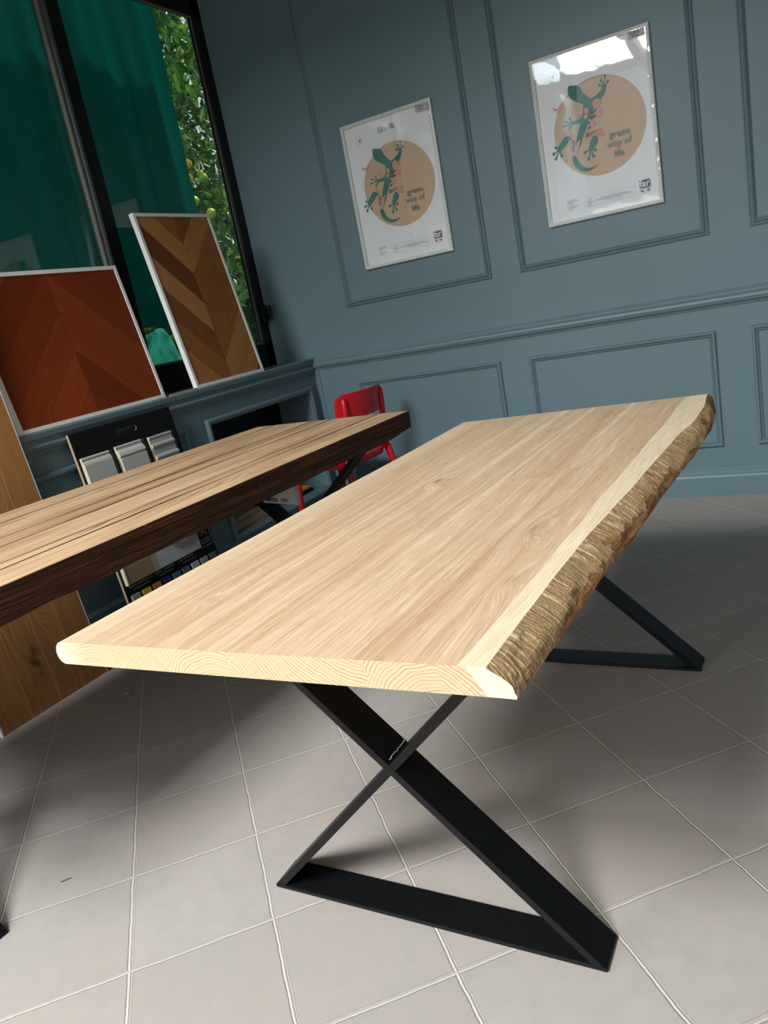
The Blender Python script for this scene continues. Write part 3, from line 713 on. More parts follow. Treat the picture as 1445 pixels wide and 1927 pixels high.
# ------------------------------------------------------------------ hanging label carton under the reclaimed table
lc = thing('label_carton', 'white printed label carton with a yellow patch, fixed under the reclaimed timber table', 'carton', (0.69, -1.52, 0.49))
Q0, Q1 = Vector((0.588, -1.455, 0.49)), Vector((0.800, -1.505, 0.487))
E0, E1 = Vector((0.575, -1.430, 0.666)), Vector((0.735, -1.470, 0.666))
def lf(u, v, o=0.0):
    p = (Q0*(1-u)+Q1*u)*(1-v)+(E0*(1-u)+E1*u)*v
    return p+Vector((-0.23, -0.97, 0.0))*o
b = MB(); b.prism([lf(0, 0), lf(1, 0), lf(1, 1), lf(0, 1)], (0.006, 0.012, 0))
b.poly([lf(1, 0), lf(1, 0)+Vector((0.004, 0.012, 0)), lf(1, 1)+Vector((0.03, 0.05, 0)), lf(1, 1)])
b.build('carton_body', M['carton'], lc)
b = MB()
fn = lambda x, y: lf(0.06+x, 0.04+y, 0.002)
text_mesh(b, 'MINUTEX', 0.095, lambda x, y: lf(0.10+x*0.86, 0.045+y*1.25, 0.002), 0, off=0.003)
def quad(u0, u1, v0, v1, mi): b.poly([lf(u0, v0, 0.002), lf(u1, v0, 0.002), lf(u1, v1, 0.002), lf(u0, v1, 0.002)], mi)
quad(0.05, 0.085, 0.05, 0.12, 1)
for k in range(14): quad(0.56+k*0.014, 0.56+k*0.014+0.004+0.004*(k % 3 == 0), 0.05, 0.13, 0)
for r in range(6):
    for c_, w_ in ((0.05, 0.27), (0.40, 0.25)): quad(c_, c_+w_*(0.7+0.3*((r*7) % 4)/3), 0.20+r*0.035, 0.205+r*0.035, 2)
for k in range(6): quad(0.46+k*0.07, 0.50+k*0.07, 0.47, 0.50, 2)
quad(0.74, 0.90, 0.55, 0.98, 3)
b.build('print', [M['inkb'], M['red_ink'], M['inkl'], M['ylabel']], lc)

# ------------------------------------------------------------------ chevron parquet panels on the sill
def parquet(name, label, y0, y1, h, fw, wood, slant, depth=0.022, xb=0.004):
    o = bpy.data.objects.new(name, None); COL.objects.link(o)
    Lr = math.atan2(slant, h); yc = (y0+y1)/2
    o.matrix_basis = Matrix.Translation((xb, yc, 0.9635)) @ Matrix.Rotation(-Lr, 4, 'Y')
    tag(o, label, 'flooring sample'); T = o.matrix_basis; hw = (y1-y0)/2
    b = MB(); b.box(-depth, -0.003, -hw+0.004, hw-0.004, 0.004, h-0.004, T=T); b.build('parquet_face', wood, o)
    b = MB(); b.sweep((-hw, hw, 0, h), [(0, -depth-0.002), (0, 0.0), (0.001, 0.001), (fw, 0.001), (fw+0.0005, -0.0035), (fw, -depth)], lambda a, z, q: T @ Vector((q, a, z)))
    b.build('edge_strip', M['frame'], o)
    return o
parquet('parquet_panel', 'large square red-brown chevron parquet panel in a white edge strip, leaning on the window sill', -2.037, -1.258, 0.615, 0.016, M['redwood'], 0.10)
parquet('parquet_panel', 'tall narrow brown chevron parquet panel in a white edge strip, leaning near the corner', -1.040, -0.497, 0.852, 0.016, M['brownwood'], 0.135)
b = MB(); b.box(-0.02, 0.004, -1.225, -0.80, 0.9625, 0.969); o = tag(b.build('oak_batten', M['mdf']), 'thin wooden batten lying on the sill under the narrow chevron panel', 'batten')
o.location.z = 0.0; o.location.x = 0.0
# tall oak plank board leaning on the sill edge
op = bpy.data.objects.new('oak_plank_board', None); COL.objects.link(op)
la = math.atan2(0.126-0.024, 0.96)
op.matrix_basis = Matrix.Translation((0.126, -2.302, 0.0)) @ Matrix.Rotation(-la, 4, 'Y')
tag(op, 'tall oak plank flooring board standing on the floor, leaning against the sill', 'flooring sample')
T = op.matrix_basis
b = MB(); b.box(-0.012, 0.0, -0.234, 0.234, 0.002, 1.75, T=T); b.build('plank_face', M['oakpanel'], op)
b = MB(); b.box(-0.016, 0.001, -0.240, -0.234, 0.0, 1.75, T=T); b.box(-0.014, 0.0005, 0.234, 0.2365, 0.0, 1.75, T=T); b.box(-0.014, 0.0, -0.234, 0.234, 0.0, 0.002, T=T); b.build('edge_strip', M['trimwhite'], op)

# ------------------------------------------------------------------ black display board with mouldings and colour samples
db = bpy.data.objects.new('display_board', None); COL.objects.link(db)
ld = math.atan2(0.090, 0.92)
db.matrix_basis = Matrix.Translation((0.112, -1.563, 0.0)) @ Matrix.Rotation(-ld, 4, 'Y')
tag(db, 'black display board with three white mouldings above rows of colour samples, behind the reclaimed table', 'display board')
T = db.matrix_basis
HB = 0.925; HW = 0.287
def dw(x, y, z): return T @ Vector((x, y, z))
b = MB()
# board face with a hand hole
hy0, hy1, hz0, hz1 = -0.055, 0.065, 0.868, 0.893
rect = [(-HW, 0), (HW, 0), (HW, HB), (-HW, HB)]
hole = []
rr_ = (hz1-hz0)/2
for k in range(9): a = -math.pi/2+math.pi*k/8; hole.append((hy1-rr_+rr_*math.cos(a), (hz0+hz1)/2+rr_*math.sin(a)))
for k in range(9): a = math.pi/2+math.pi*k/8; hole.append((hy0+rr_+rr_*math.cos(a), (hz0+hz1)/2+rr_*math.sin(a)))
b.box(-0.010, 0, -HW, HW, 0, hz0, 0, T); b.box(-0.010, 0, -HW, HW, hz1, HB, 0, T); b.box(-0.010, 0, -HW, hy0, hz0, hz1, 0, T); b.box(-0.010, 0, hy1, HW, hz0, hz1, 0, T)
for cy_, sg in ((hy1, 1), (hy0, -1)):
    for k in range(8):
        a0 = math.pi/2*k/8*2-math.pi/2; a1 = math.pi/2*(k+1)/8*2-math.pi/2
        p0 = (cy_-sg*rr_+sg*rr_*math.cos(a0), (hz0+hz1)/2+rr_*math.sin(a0)); p1 = (cy_-sg*rr_+sg*rr_*math.cos(a1), (hz0+hz1)/2+rr_*math.sin(a1))
        b.prism([dw(0, cy_, p0[1]), dw(0, p0[0], p0[1]), dw(0, p1[0], p1[1]), dw(0, cy_, p1[1])], dw(-0.010, 0, 0)-dw(0, 0, 0), 0)
        b.poly([dw(0, p0[0], p0[1]), dw(0, p1[0], p1[1]), dw(-0.010, p1[0], p1[1]), dw(-0.010, p0[0], p0[1])], 1)
b.build('board', [M['board'], M['mdf']], db)
b = MB(); b.box(-0.010, 0.0004, -HW-0.003, -HW, 0, HB, T=T); b.build('board_edge', M['mdf'], db)
def mould(y0, y1, ztop, zbot, prof, mat):
    b = MB(); n = len(prof)
    full = [(0.0, zbot)] + [(p, ztop-q) for p, q in reversed(prof)] + [(0.0, ztop)]
    full = [(0.0, zbot), (prof[-1][0], zbot)] + [(p, ztop-q) for p, q in reversed(prof)] + [(0.0, ztop)]
    A = [dw(p, y0, z) for p, z in full]; B = [dw(p, y1, z) for p, z in full]
    bb, nn = b.grid([A, B], 0, True); b.face(list(range(bb, bb+nn))[::-1], 1); b.face(range(bb+nn, bb+2*nn), 1)
    o = b.build('moulding_sample', [mat, M['cream']], db)
    # routed groove outline beside each moulding, the same profile drawn in white
    b = MB()
    for (p, q), (p2, q2) in zip(prof, prof[1:]+[(prof[-1][0], ztop-zbot)]):
        a_, c_ = (y1+0.006+p*0.75, ztop-q), (y1+0.006+p2*0.75, ztop-q2)
        b.poly([dw(0.0008, a_[0]+0.004, a_[1]), dw(0.0008, a_[0]+0.0052, a_[1]), dw(0.0008, c_[0]+0.0052, c_[1]), dw(0.0008, c_[0]+0.004, c_[1])])
    b.build('profile_line', M['lettering'], o)
P1 = [(0.004, 0.0), (0.010, 0.001), (0.013, 0.006), (0.010, 0.012), (0.010, 0.016), (0.016, 0.022), (0.019, 0.032), (0.019, 0.034)]
P2 = [(0.004, 0.0), (0.010, 0.001), (0.012, 0.006), (0.009, 0.012), (0.010, 0.018), (0.020, 0.030), (0.024, 0.044), (0.018, 0.050), (0.018, 0.054), (0.022, 0.058)]
P3 = [(0.004, 0.0), (0.010, 0.001), (0.012, 0.008), (0.008, 0.016), (0.010, 0.034), (0.020, 0.042), (0.020, 0.048), (0.013, 0.054), (0.014, 0.084), (0.024, 0.094), (0.024, 0.100), (0.019, 0.106)]
mould(-0.275, -0.130, 0.822, 0.52, P1, M['mould'])
mould(-0.092, 0.055, 0.826, 0.50, P2, M['mould'])
mould(0.100, 0.240, 0.822, 0.50, P3, M['mouldg'])
def sample(y0, y1, z0, z1, mat, th=0.012, split=None, strip=True):
    b = MB(); b.box(0, th, y0, y1, z0, z1, 0, T)
    if strip: b.box(0, th+0.003, y0+0.002, y1-0.001, z0+(z1-z0)*0.12, z0+(z1-z0)*0.30, 1, T)
    b.build('colour_sample', [mat, M['lgrey']], db)
for y0, y1, mt in ((-0.268, -0.112, 'olive'), (-0.112, -0.082, 'olive2'), (-0.082, -0.028, 'lgrey'), (-0.028, 0.185, 'lgrey')):
    sample(y0, y1, 0.270, 0.345, M[mt], 0.016, strip=False)
b = MB(); b.box(0, 0.018, -0.274, -0.268, 0.268, 0.345, 0, T); b.build('sample_edge', M['cream'], db)
cols = ['grout', 'yellow', 'orange', 'navy', 'blue', 'dgrey', 'lgrey', 'grout', 'dgrey']
for i, c_ in enumerate(cols):
    y0 = -0.268+i*0.0615; sample(y0, y0+0.044, 0.178, 0.222, M[c_], 0.010)
for i, c_ in enumerate(['dgrey', 'orange', 'lgrey', 'olive', 'blue', 'grout', 'yellow', 'navy', 'lgrey']):
    y0 = -0.268+i*0.0615; sample(y0, y0+0.044, 0.098, 0.142, M[c_], 0.010)
b = MB()
for k in range(3):
    text_mesh(b, ('NUOVO SUPPORTO IN', 'TINTA A CAMPIONE', 'COLORI DI SERIE')[k], 0.013, lambda x, y, k=k: dw(0.001, -0.262+k*0.15+x, 0.252+y), 0)
def dq(y0, y1, z0, z1): b.poly([dw(0.001, y0, z0), dw(0.001, y1, z0), dw(0.001, y1, z1), dw(0.001, y0, z1)])
for k in range(3): dq(-0.240+k*0.15, -0.150+k*0.15, 0.240, 0.2425)
for (u0, u1, v0, v1) in ((0.192, 0.280, 0.262, 0.2635), (0.192, 0.280, 0.372, 0.3735), (0.192, 0.1935, 0.262, 0.3735), (0.2785, 0.280, 0.262, 0.3735)): dq(u0, u1, v0, v1)
for k in range(3): dq(0.205, 0.268, 0.278+k*0.009, 0.280+k*0.009)
b.build('lettering', M['lettering'], db)
b = MB(); text_mesh(b, 'X', 0.060, lambda x, y: dw(0.0012, 0.236+x, 0.315+y), 0, 'CENTER'); b.build('logo_mark', M['red_ink'], db)
# small fan of wood samples over the light sample
b = MB(); b.prism([dw(0.022, 0.00, 0.352), dw(0.022, 0.09, 0.338), dw(0.022, 0.155, 0.360), dw(0.022, 0.165, 0.40), dw(0.022, 0.00, 0.40)], dw(0.010, 0, 0)-dw(0, 0, 0)); b.build('wood_chip', M['beige'], db)

b = MB(); b.box(-0.2615, -0.250, -0.998, -0.107, 0.2005, 0.774); tag(b.build('niche_shade_panel', M['board'], None), 'black sheet added at the back of the open wall niche in place of its deep shade', 'panel')  # added black sheet, paints the unlit depth of the niche
# dark timber offcut standing in the niche
b = MB(); b.box(-0.22, -0.05, -0.97, -0.62, 0.2005, 0.235); b.box(-0.20, -0.07, -0.93, -0.70, 0.235, 0.262)
tag(b.build('timber_offcut', M['mdf'], None, 0.002), 'brown timber offcuts stacked inside the dark wall niche', 'offcut')
b = MB(); b.box(-0.20, -0.06, -0.45, -0.20, 0.2005, 0.222, 0); b.box(-0.19, -0.07, -0.44, -0.22, 0.222, 0.240, 1)
tag(b.build('sample_folder', [M['board'], M['ylabel']], None, 0.002), 'thin dark folder with a yellow insert lying in the wall niche below the chair seat', 'folder')

# ------------------------------------------------------------------ posters
ART = json.loads('''[["salmon","p",[[0.0643,0.4977],[0.0861,0.4909],[0.0915,0.481],[0.0732,0.4839]]],["salmon","p",[[0.0887,0.4882],[0.1104,0.5092],[0.1167,0.4925],[0.0958,0.4723]]],["salmon","p",[[0.0903,0.4813],[0.1024,0.4732],[0.0917,0.4652],[0.0827,0.4755]]],["salmon","s",[[0.1496,0.4517,0.0013],[0.1562,0.442,0.0041],[0.1666,0.4385,0.0013]]],["salmon","s",[[0.1629,0.456,0.0013],[0.1695,0.4464,0.0041],[0.1799,0.4429,0.0013]]],["salmon","s",[[0.1563,0.44,0.0013],[0.1629,0.4303,0.0041],[0.1733,0.4268,0.0013]]],["salmon","s",[[0.1721,0.4412,0.0013],[0.1787,0.4316,0.0041],[0.1891,0.4281,0.0013]]],["salmon","s",[[0.1844,0.4408,0.0013],[0.1909,0.4311,0.0041],[0.2013,0.4277,0.0013]]],["salmon","s",[[0.1754,0.4278,0.0013],[0.182,0.4182,0.0041],[0.1924,0.4147,0.0013]]],["teal","p",[[0.1457,0.5614],[0.1523,0.5687],[0.1916,0.5597],[0.2007,0.5505],[0.2091,0.5271],[0.2268,0.5043],[0.2462,0.4866],[0.2572,0.4754],[0.2487,0.4641],[0.2337,0.4563],[0.2156,0.4573],[0.2094,0.4713],[0.1966,0.4834],[0.1693,0.4996],[0.1514,0.5166],[0.1432,0.5386]]],["teal","s",[[0.2275,0.4703,0.0223],[0.2252,0.4509,0.0242],[0.2177,0.4327,0.0204],[0.2058,0.4054,0.0178],[0.1904,0.3737,0.0159],[0.1765,0.3465,0.014],[0.1673,0.3179,0.0108],[0.1629,0.3035,0.0057]]],["teal","s",[[0.2362,0.4682,0.0159],[0.2628,0.479,0.0153],[0.2867,0.4928,0.0127],[0.3025,0.5109,0.0095],[0.3082,0.5242,0.0064],[0.3085,0.5314,0.0038]]],["teal","s",[[0.305,0.5201,0.0025],[0.2851,0.534,0.0022]]],["teal","d",[[0.2851,0.534,0.0054]]],["teal","s",[[0.305,0.5201,0.0025],[0.2941,0.5512,0.0022]]],["teal","d",[[0.2941,0.5512,0.0054]]],["teal","s",[[0.305,0.5201,0.0025],[0.3132,0.5629,0.0022]]],["teal","d",[[0.3132,0.5629,0.0054]]],["teal","s",[[0.305,0.5201,0.0025],[0.3247,0.538,0.0022]]],["teal","d",[[0.3247,0.538,0.0054]]],["teal","s",[[0.2068,0.4303,0.0127],[0.1939,0.4133,0.0108],[0.1688,0.4117,0.0083],[0.1441,0.4125,0.0057]]],["teal","s",[[0.1533,0.4119,0.0025],[0.1393,0.4334,0.0022]]],["teal","d",[[0.1393,0.4334,0.0054]]],["teal","s",[[0.1533,0.4119,0.0025],[0.1159,0.4268,0.0022]]],["teal","d",[[0.1159,0.4268,0.0054]]],["teal","s",[[0.1533,0.4119,0.0025],[0.1081,0.4083,0.0022]]],["teal","d",[[0.1081,0.4083,0.0054]]],["teal","s",[[0.1533,0.4119,0.0025],[0.1351,0.3943,0.0022]]],["teal","d",[[0.1351,0.3943,0.0054]]],["teal","s",[[0.1368,0.3505,0.0045],[0.1148,0.3504,0.014],[0.0954,0.3343,0.014],[0.0778,0.3176,0.0108],[0.0725,0.311,0.0064]]],["teal","s",[[0.0748,0.3157,0.0025],[0.061,0.3281,0.0025]]],["teal","d",[[0.061,0.3281,0.0066]]],["teal","s",[[0.0748,0.3157,0.0025],[0.0474,0.3047,0.0025]]],["teal","d",[[0.0474,0.3047,0.0066]]],["teal","s",[[0.0748,0.3157,0.0025],[0.0549,0.2811,0.0025]]],["teal","d",[[0.0549,0.2811,0.0066]]],["teal","s",[[0.0748,0.3157,0.0025],[0.083,0.2868,0.0025]]],["teal","d",[[0.083,0.2868,0.0066]]],["teal","s",[[0.2469,0.3302,0.0095],[0.2398,0.3166,0.0159],[0.2282,0.299,0.0134],[0.217,0.2837,0.0083]]],["teal","s",[[0.2187,0.2858,0.0025],[0.1911,0.2751,0.0025]]],["teal","d",[[0.1911,0.2751,0.0066]]],["teal","s",[[0.2187,0.2858,0.0025],[0.2053,0.2427,0.0025]]],["teal","d",[[0.2053,0.2427,0.0066]]],["teal","s",[[0.2187,0.2858,0.0025],[0.2273,0.2507,0.0025]]],["teal","d",[[0.2273,0.2507,0.0066]]],["teal","s",[[0.2187,0.2858,0.0025],[0.2386,0.2752,0.0025]]],["teal","d",[[0.2386,0.2752,0.0066]]],["teal","s",[[0.1398,0.2716,0.0064],[0.1428,0.2565,0.0114],[0.1493,0.2343,0.0121],[0.1631,0.2168,0.0108],[0.1834,0.2036,0.0083],[0.2107,0.2003,0.0051],[0.242,0.209,0.0006]]],["pale","s",[[0.2001,0.341,0.001],[0.2141,0.3783,0.0016],[0.2349,0.4186,0.0016],[0.2611,0.4422,0.0013],[0.2708,0.4597,0.001]]],["salmon","d",[[0.2659,0.4649,0.0192]]],["salmon","d",[[0.2703,0.4225,0.018]]],["salmon","d",[[0.2165,0.447,0.0114]]],["salmon","d",[[0.2125,0.4225,0.0102]]],["salmon","d",[[0.2395,0.3884,0.0138]]],["dark","s",[[0.233,0.424,0.0006],[0.2434,0.4299,0.0057],[0.2537,0.4357,0.0046],[0.264,0.4415,0.0006]]],["dark","s",[[0.2252,0.4159,0.0006],[0.2295,0.4266,0.0057],[0.2337,0.4372,0.0046],[0.238,0.4478,0.0006]]],["dark","s",[[0.2271,0.4104,0.0006],[0.2386,0.4118,0.0083],[0.25,0.4133,0.0066],[0.2615,0.4147,0.0006]]],["dark","s",[[0.215,0.3679,0.0006],[0.2205,0.3726,0.0045],[0.226,0.3771,0.0036],[0.2314,0.3817,0.0006]]],["dark","s",[[0.2203,0.3869,0.0006],[0.2228,0.3913,0.0051],[0.2254,0.3957,0.0041],[0.228,0.4002,0.0006]]],["dark","s",[[0.2065,0.3421,0.0006],[0.209,0.3474,0.0038],[0.2116,0.3527,0.0031],[0.2142,0.358,0.0006]]],["pale","s",[[0.2325,0.4217,0.001],[0.2186,0.4425,0.001]]],["pale","s",[[0.22,0.397,0.001],[0.2672,0.4133,0.001]]],["pale","s",[[0.2136,0.3758,0.001],[0.2388,0.385,0.001]]],["salmon","s",[[0.2146,0.3367,0.0006],[0.2192,0.3452,0.0038],[0.2239,0.3537,0.0031],[0.2286,0.3623,0.0006]]],["salmon","s",[[0.2176,0.3395,0.0006],[0.224,0.3406,0.0029],[0.2303,0.3416,0.0023],[0.2367,0.3427,0.0006]]],["salmon","s",[[0.2238,0.3366,0.0006],[0.2284,0.3448,0.0038],[0.2329,0.353,0.0031],[0.2375,0.3612,0.0006]]],["salmon","s",[[0.2264,0.3375,0.0006],[0.2328,0.3385,0.0029],[0.2391,0.3396,0.0023],[0.2454,0.3406,0.0006]]],["salmon","s",[[0.2329,0.3365,0.0006],[0.2374,0.3444,0.0038],[0.2419,0.3522,0.0031],[0.2464,0.3601,0.0006]]],["salmon","s",[[0.2352,0.3354,0.0006],[0.2415,0.3365,0.0029],[0.2478,0.3376,0.0023],[0.2542,0.3386,0.0006]]],["salmon","s",[[0.2421,0.3364,0.0006],[0.2465,0.3439,0.0038],[0.2509,0.3515,0.0031],[0.2553,0.359,0.0006]]],["salmon","s",[[0.2439,0.3334,0.0006],[0.2503,0.3345,0.0029],[0.2566,0.3355,0.0023],[0.2629,0.3366,0.0006]]],["salmon","s",[[0.2512,0.3363,0.0006],[0.2556,0.3435,0.0038],[0.2599,0.3507,0.0031],[0.2642,0.3579,0.0006]]],["salmon","s",[[0.2527,0.3314,0.0006],[0.259,0.3325,0.0029],[0.2653,0.3335,0.0023],[0.2716,0.3346,0.0006]]],["salmon","s",[[0.2603,0.3362,0.0006],[0.2646,0.3431,0.0038],[0.2689,0.35,0.0031],[0.2731,0.3568,0.0006]]],["salmon","s",[[0.2614,0.3294,0.0006],[0.2677,0.3304,0.0029],[0.274,0.3315,0.0023],[0.2802,0.3326,0.0006]]],["salmon","s",[[0.2694,0.3361,0.0006],[0.2736,0.3427,0.0038],[0.2778,0.3492,0.0031],[0.282,0.3558,0.0006]]],["salmon","s",[[0.2701,0.3274,0.0006],[0.2764,0.3284,0.0029],[0.2826,0.3295,0.0023],[0.2889,0.3306,0.0006]]],["dark","s",[[0.1991,0.3362,0.0006],[0.2177,0.342,0.0025],[0.2363,0.3478,0.002],[0.2548,0.3536,0.0006]]],["salmon","s",[[0.1368,0.3505,0.0006],[0.1333,0.3632,0.0051],[0.1298,0.376,0.0041],[0.1264,0.3887,0.0006]]],["salmon","s",[[0.1555,0.3155,0.0006],[0.1458,0.3254,0.0041],[0.136,0.3353,0.0033],[0.1263,0.3452,0.0006]]],["salmon","s",[[0.1573,0.3151,0.0006],[0.1656,0.3217,0.0041],[0.1738,0.3284,0.0033],[0.1821,0.335,0.0006]]],["salmon","s",[[0.1351,0.354,0.0006],[0.1337,0.3632,0.0051],[0.1324,0.3723,0.0041],[0.1311,0.3815,0.0006]]],["salmon","s",[[0.1536,0.3067,0.0006],[0.1448,0.3153,0.0041],[0.1361,0.324,0.0033],[0.1273,0.3327,0.0006]]],["salmon","s",[[0.1554,0.3063,0.0006],[0.1628,0.3125,0.0041],[0.1701,0.3186,0.0033],[0.1774,0.3248,0.0006]]],["salmon","s",[[0.1333,0.3574,0.0006],[0.1341,0.3631,0.0051],[0.1349,0.3687,0.0041],[0.1357,0.3743,0.0006]]],["salmon","s",[[0.1517,0.2978,0.0006],[0.1439,0.3053,0.0041],[0.1361,0.3127,0.0033],[0.1283,0.3201,0.0006]]],["salmon","s",[[0.1535,0.2974,0.0006],[0.1599,0.3032,0.0041],[0.1664,0.3089,0.0033],[0.1728,0.3146,0.0006]]],["salmon","s",[[0.1316,0.3609,0.0006],[0.1345,0.363,0.0051],[0.1375,0.365,0.0041],[0.1404,0.3671,0.0006]]],["salmon","s",[[0.1498,0.289,0.0006],[0.143,0.2952,0.0041],[0.1362,0.3013,0.0033],[0.1293,0.3075,0.0006]]],["salmon","s",[[0.1516,0.2886,0.0006],[0.1571,0.2939,0.0041],[0.1626,0.2992,0.0033],[0.1681,0.3044,0.0006]]],["salmon","s",[[0.1298,0.3644,0.0006],[0.1349,0.3629,0.0051],[0.14,0.3614,0.0041],[0.1451,0.3598,0.0006]]],["salmon","s",[[0.1479,0.2802,0.0006],[0.142,0.2851,0.0041],[0.1362,0.29,0.0033],[0.1304,0.2949,0.0006]]],["salmon","s",[[0.1497,0.2798,0.0006],[0.1543,0.2846,0.0041],[0.1588,0.2894,0.0033],[0.1634,0.2942,0.0006]]],["pale","s",[[0.1528,0.3519,0.0013],[0.1554,0.3206,0.0016],[0.1502,0.291,0.0016],[0.1423,0.2747,0.0013]]],["dark","s",[[0.1534,0.3262,0.0006],[0.1494,0.3314,0.0025],[0.1453,0.3366,0.002],[0.1412,0.3418,0.0006]]],["dark","s",[[0.1509,0.3145,0.0006],[0.1468,0.3197,0.0025],[0.1427,0.3249,0.002],[0.1386,0.3301,0.0006]]],["dark","s",[[0.1484,0.3027,0.0006],[0.1443,0.3079,0.0025],[0.1402,0.3131,0.002],[0.1361,0.3183,0.0006]]],["dark","s",[[0.1458,0.2909,0.0006],[0.1417,0.2961,0.0025],[0.1376,0.3014,0.002],[0.1335,0.3066,0.0006]]]]''')
def poster(label, x0, x1, z0, z1):
    t = thing('framed_poster', label, 'poster', (x0, -0.02, z0)); 
    fr = MB(); fr.sweep((x0, x1, z0, z1), [(0, -0.002), (0, -0.016), (0.003, -0.020), (0.008, -0.021), (0.0115, -0.017), (0.0125, -0.0165), (0.014, -0.0165), (0.0165, -0.012), (0.017, -0.004)], lambda a, z, h: (a, h, z))
    fr.build('frame', M['pframe'], t)
    px, pz = x0+0.015, z0+0.015
    b = MB(); layer = [0]
    def P(u, v, l): return (px+u, -0.0030-l*0.00012, pz+v)
    b.prism([P(0, 0, 0), P(0.5, 0, 0), P(0.5, 0.7, 0), P(0, 0.7, 0)], (0, 0.003, 0), 0)
    cxp, czp, rc = 0.266, 0.369, 0.2065
    b.poly([P(cxp+rc*math.cos(2*math.pi*k/72), czp+rc*math.sin(2*math.pi*k/72), 1) for k in range(72)], 1)
    names = ['paper', 'tan', 'teal', 'dark', 'salmon', 'pale', 'ink', 'inkl', 'inkg', 'red_ink']
    lay = 2
    for col, kind, pts in ART:
        mi = names.index(col); lay += 0.6
        if kind == 'p': b.poly([P(u, v, lay) for u, v in pts], mi)
        elif kind == 'd':
            u, v, r = pts[0]
            b.poly([P(u+r*math.cos(2*math.pi*k/16), v+r*math.sin(2*math.pi*k/16), lay) for k in range(16)], mi)
        else:
            lft, rgt = [], []
            # smooth the centre line a little
            pp = []
            for i in range(len(pts)-1):
                p0 = pts[max(i-1, 0)]; p1 = pts[i]; p2 = pts[i+1]; p3 = pts[min(i+2, len(pts)-1)]
                for s_ in range(4):
                    q = s_/4
                    pp.append([0.5*((2*p1[j])+(-p0[j]+p2[j])*q+(2*p0[j]-5*p1[j]+4*p2[j]-p3[j])*q*q+(-p0[j]+3*p1[j]-3*p2[j]+p3[j])*q**3) for j in range(3)])
            pp.append(list(pts[-1]))
            rows = []
            for i, (u, v, w) in enumerate(pp):
                a_ = pp[min(i+1, len(pp)-1)]; c_ = pp[max(i-1, 0)]; d = Vector((a_[0]-c_[0], a_[1]-c_[1]))
                if d.length < 1e-9: d = Vector((1, 0))
                d.normalize(); w = max(w, 0.0004)
                rows.append([P(u-d.y*w, v+d.x*w, lay), P(u+d.y*w, v-d.x*w, lay)])
            b.grid(rows, mi)
    L_ = 88
    def tx(s_, size, u, v, mi, align='LEFT', off=0.0, sx=1.0): text_mesh(b, s_, size, lambda x, y: P(u+x, v+y, L_), mi, align, off, sx)
    tx('50 x 70', 0.036, 0.247, 0.632, 6, 'CENTER', 0.0, 0.85)
    serif = dict(off=0.0)
    tx('green', 0.040, 0.352, 0.306, 8, 'CENTER', 0.0); tx('way of', 0.040, 0.347, 0.268, 8, 'CENTER', -0.0002); tx('life', 0.040, 0.342, 0.224, 8, 'CENTER', 0.0)
    def rq(u0, u1, v0, v1, mi, l=L_): b.poly([P(u0, v0, l), P(u1, v0, l), P(u1, v1, l), P(u0, v1, l)], mi)
    # small round mark
    cu_, cv_ = 0.086, 0.622
    for k in range(28):
        a0, a1 = 2*math.pi*k/28, 2*math.pi*(k+1)/28
        b.poly([P(cu_+r*math.cos(a), cv_+r*math.sin(a), L_) for r, a in ((0.0185, a0), (0.0195, a0), (0.0195, a1), (0.0185, a1))], 7)
    b.poly([P(cu_-0.011, cv_+0.001, L_), P(cu_+0.010, cv_+0.010, L_), P(cu_-0.001, cv_-0.012, L_), P(cu_-0.001, cv_-0.001, L_)], 7)
    # certification box
    u0, u1, v0, v1 = 0.172, 0.395, 0.040, 0.084
    for q in ((u0, u1, v0, v0+0.0007), (u0, u1, v1, v1+0.0007), (u0, u0+0.0007, v0, v1), (u1, u1+0.0007, v0, v1)): rq(*q, 7)
    tree = [(0.190, 0.078), (0.182, 0.066), (0.186, 0.066), (0.180, 0.058), (0.189, 0.058), (0.189, 0.052), (0.193, 0.052), (0.193, 0.058), (0.203, 0.058), (0.197, 0.066), (0.200, 0.067)]
    for (a_, c_) in zip(tree, tree[1:]+tree[:1]):
        d = Vector((c_[0]-a_[0], c_[1]-a_[1])).normalized()*0.0006
        b.poly([P(a_[0]-d.y, a_[1]+d.x, L_), P(a_[0]+d.y, a_[1]-d.x, L_), P(c_[0]+d.y, c_[1]-d.x, L_), P(c_[0]-d.y, c_[1]+d.x, L_)], 6)
    tx('FSC', 0.009, 0.190, 0.0425, 7, 'CENTER')
    tx('MIX', 0.006, 0.300, 0.074, 6, 'CENTER')
    for v, w in ((0.067, 0.062), (0.060, 0.084), (0.052, 0.036)): rq(0.300-w, 0.300+w, v, v+0.0016, 7)
    for k in range(7):
        if k != 3: rq(0.084, 0.084+(0.048, 0.052, 0.030, 0, 0.050, 0.045, 0.022)[k], 0.084-k*0.0065, 0.0855-k*0.0065, 7)
    rq(0.416, 0.461, 0.066, 0.098, 6); tx('far', 0.040, 0.438, 0.069, 0, 'CENTER', 0.0008) if False else text_mesh(b, 'far', 0.042, lambda x, y: P(0.4385+x, 0.0695+y, L_+1), 0, 'CENTER', 0.0006)
    rq(0.418, 0.458, 0.0605, 0.062, 7); rq(0.419, 0.431, 0.050, 0.0555, 8); rq(0.446, 0.458, 0.050, 0.0555, 9); rq(0.424, 0.454, 0.042, 0.0432, 7)
    b.build('print', [M[n_] for n_ in names], t)
    b = MB()
    b.prism([P(-0.0005, -0.0005, 98), P(0.5005, -0.0005, 98), P(0.5005, 0.7005, 98), P(-0.0005, 0.7005  , 98)], (0, -0.0008, 0)); b.build('film_cover', M['shrink'], t)
    # crinkled film round the rim
    b = MB()
    rows = []
    n_ = 70
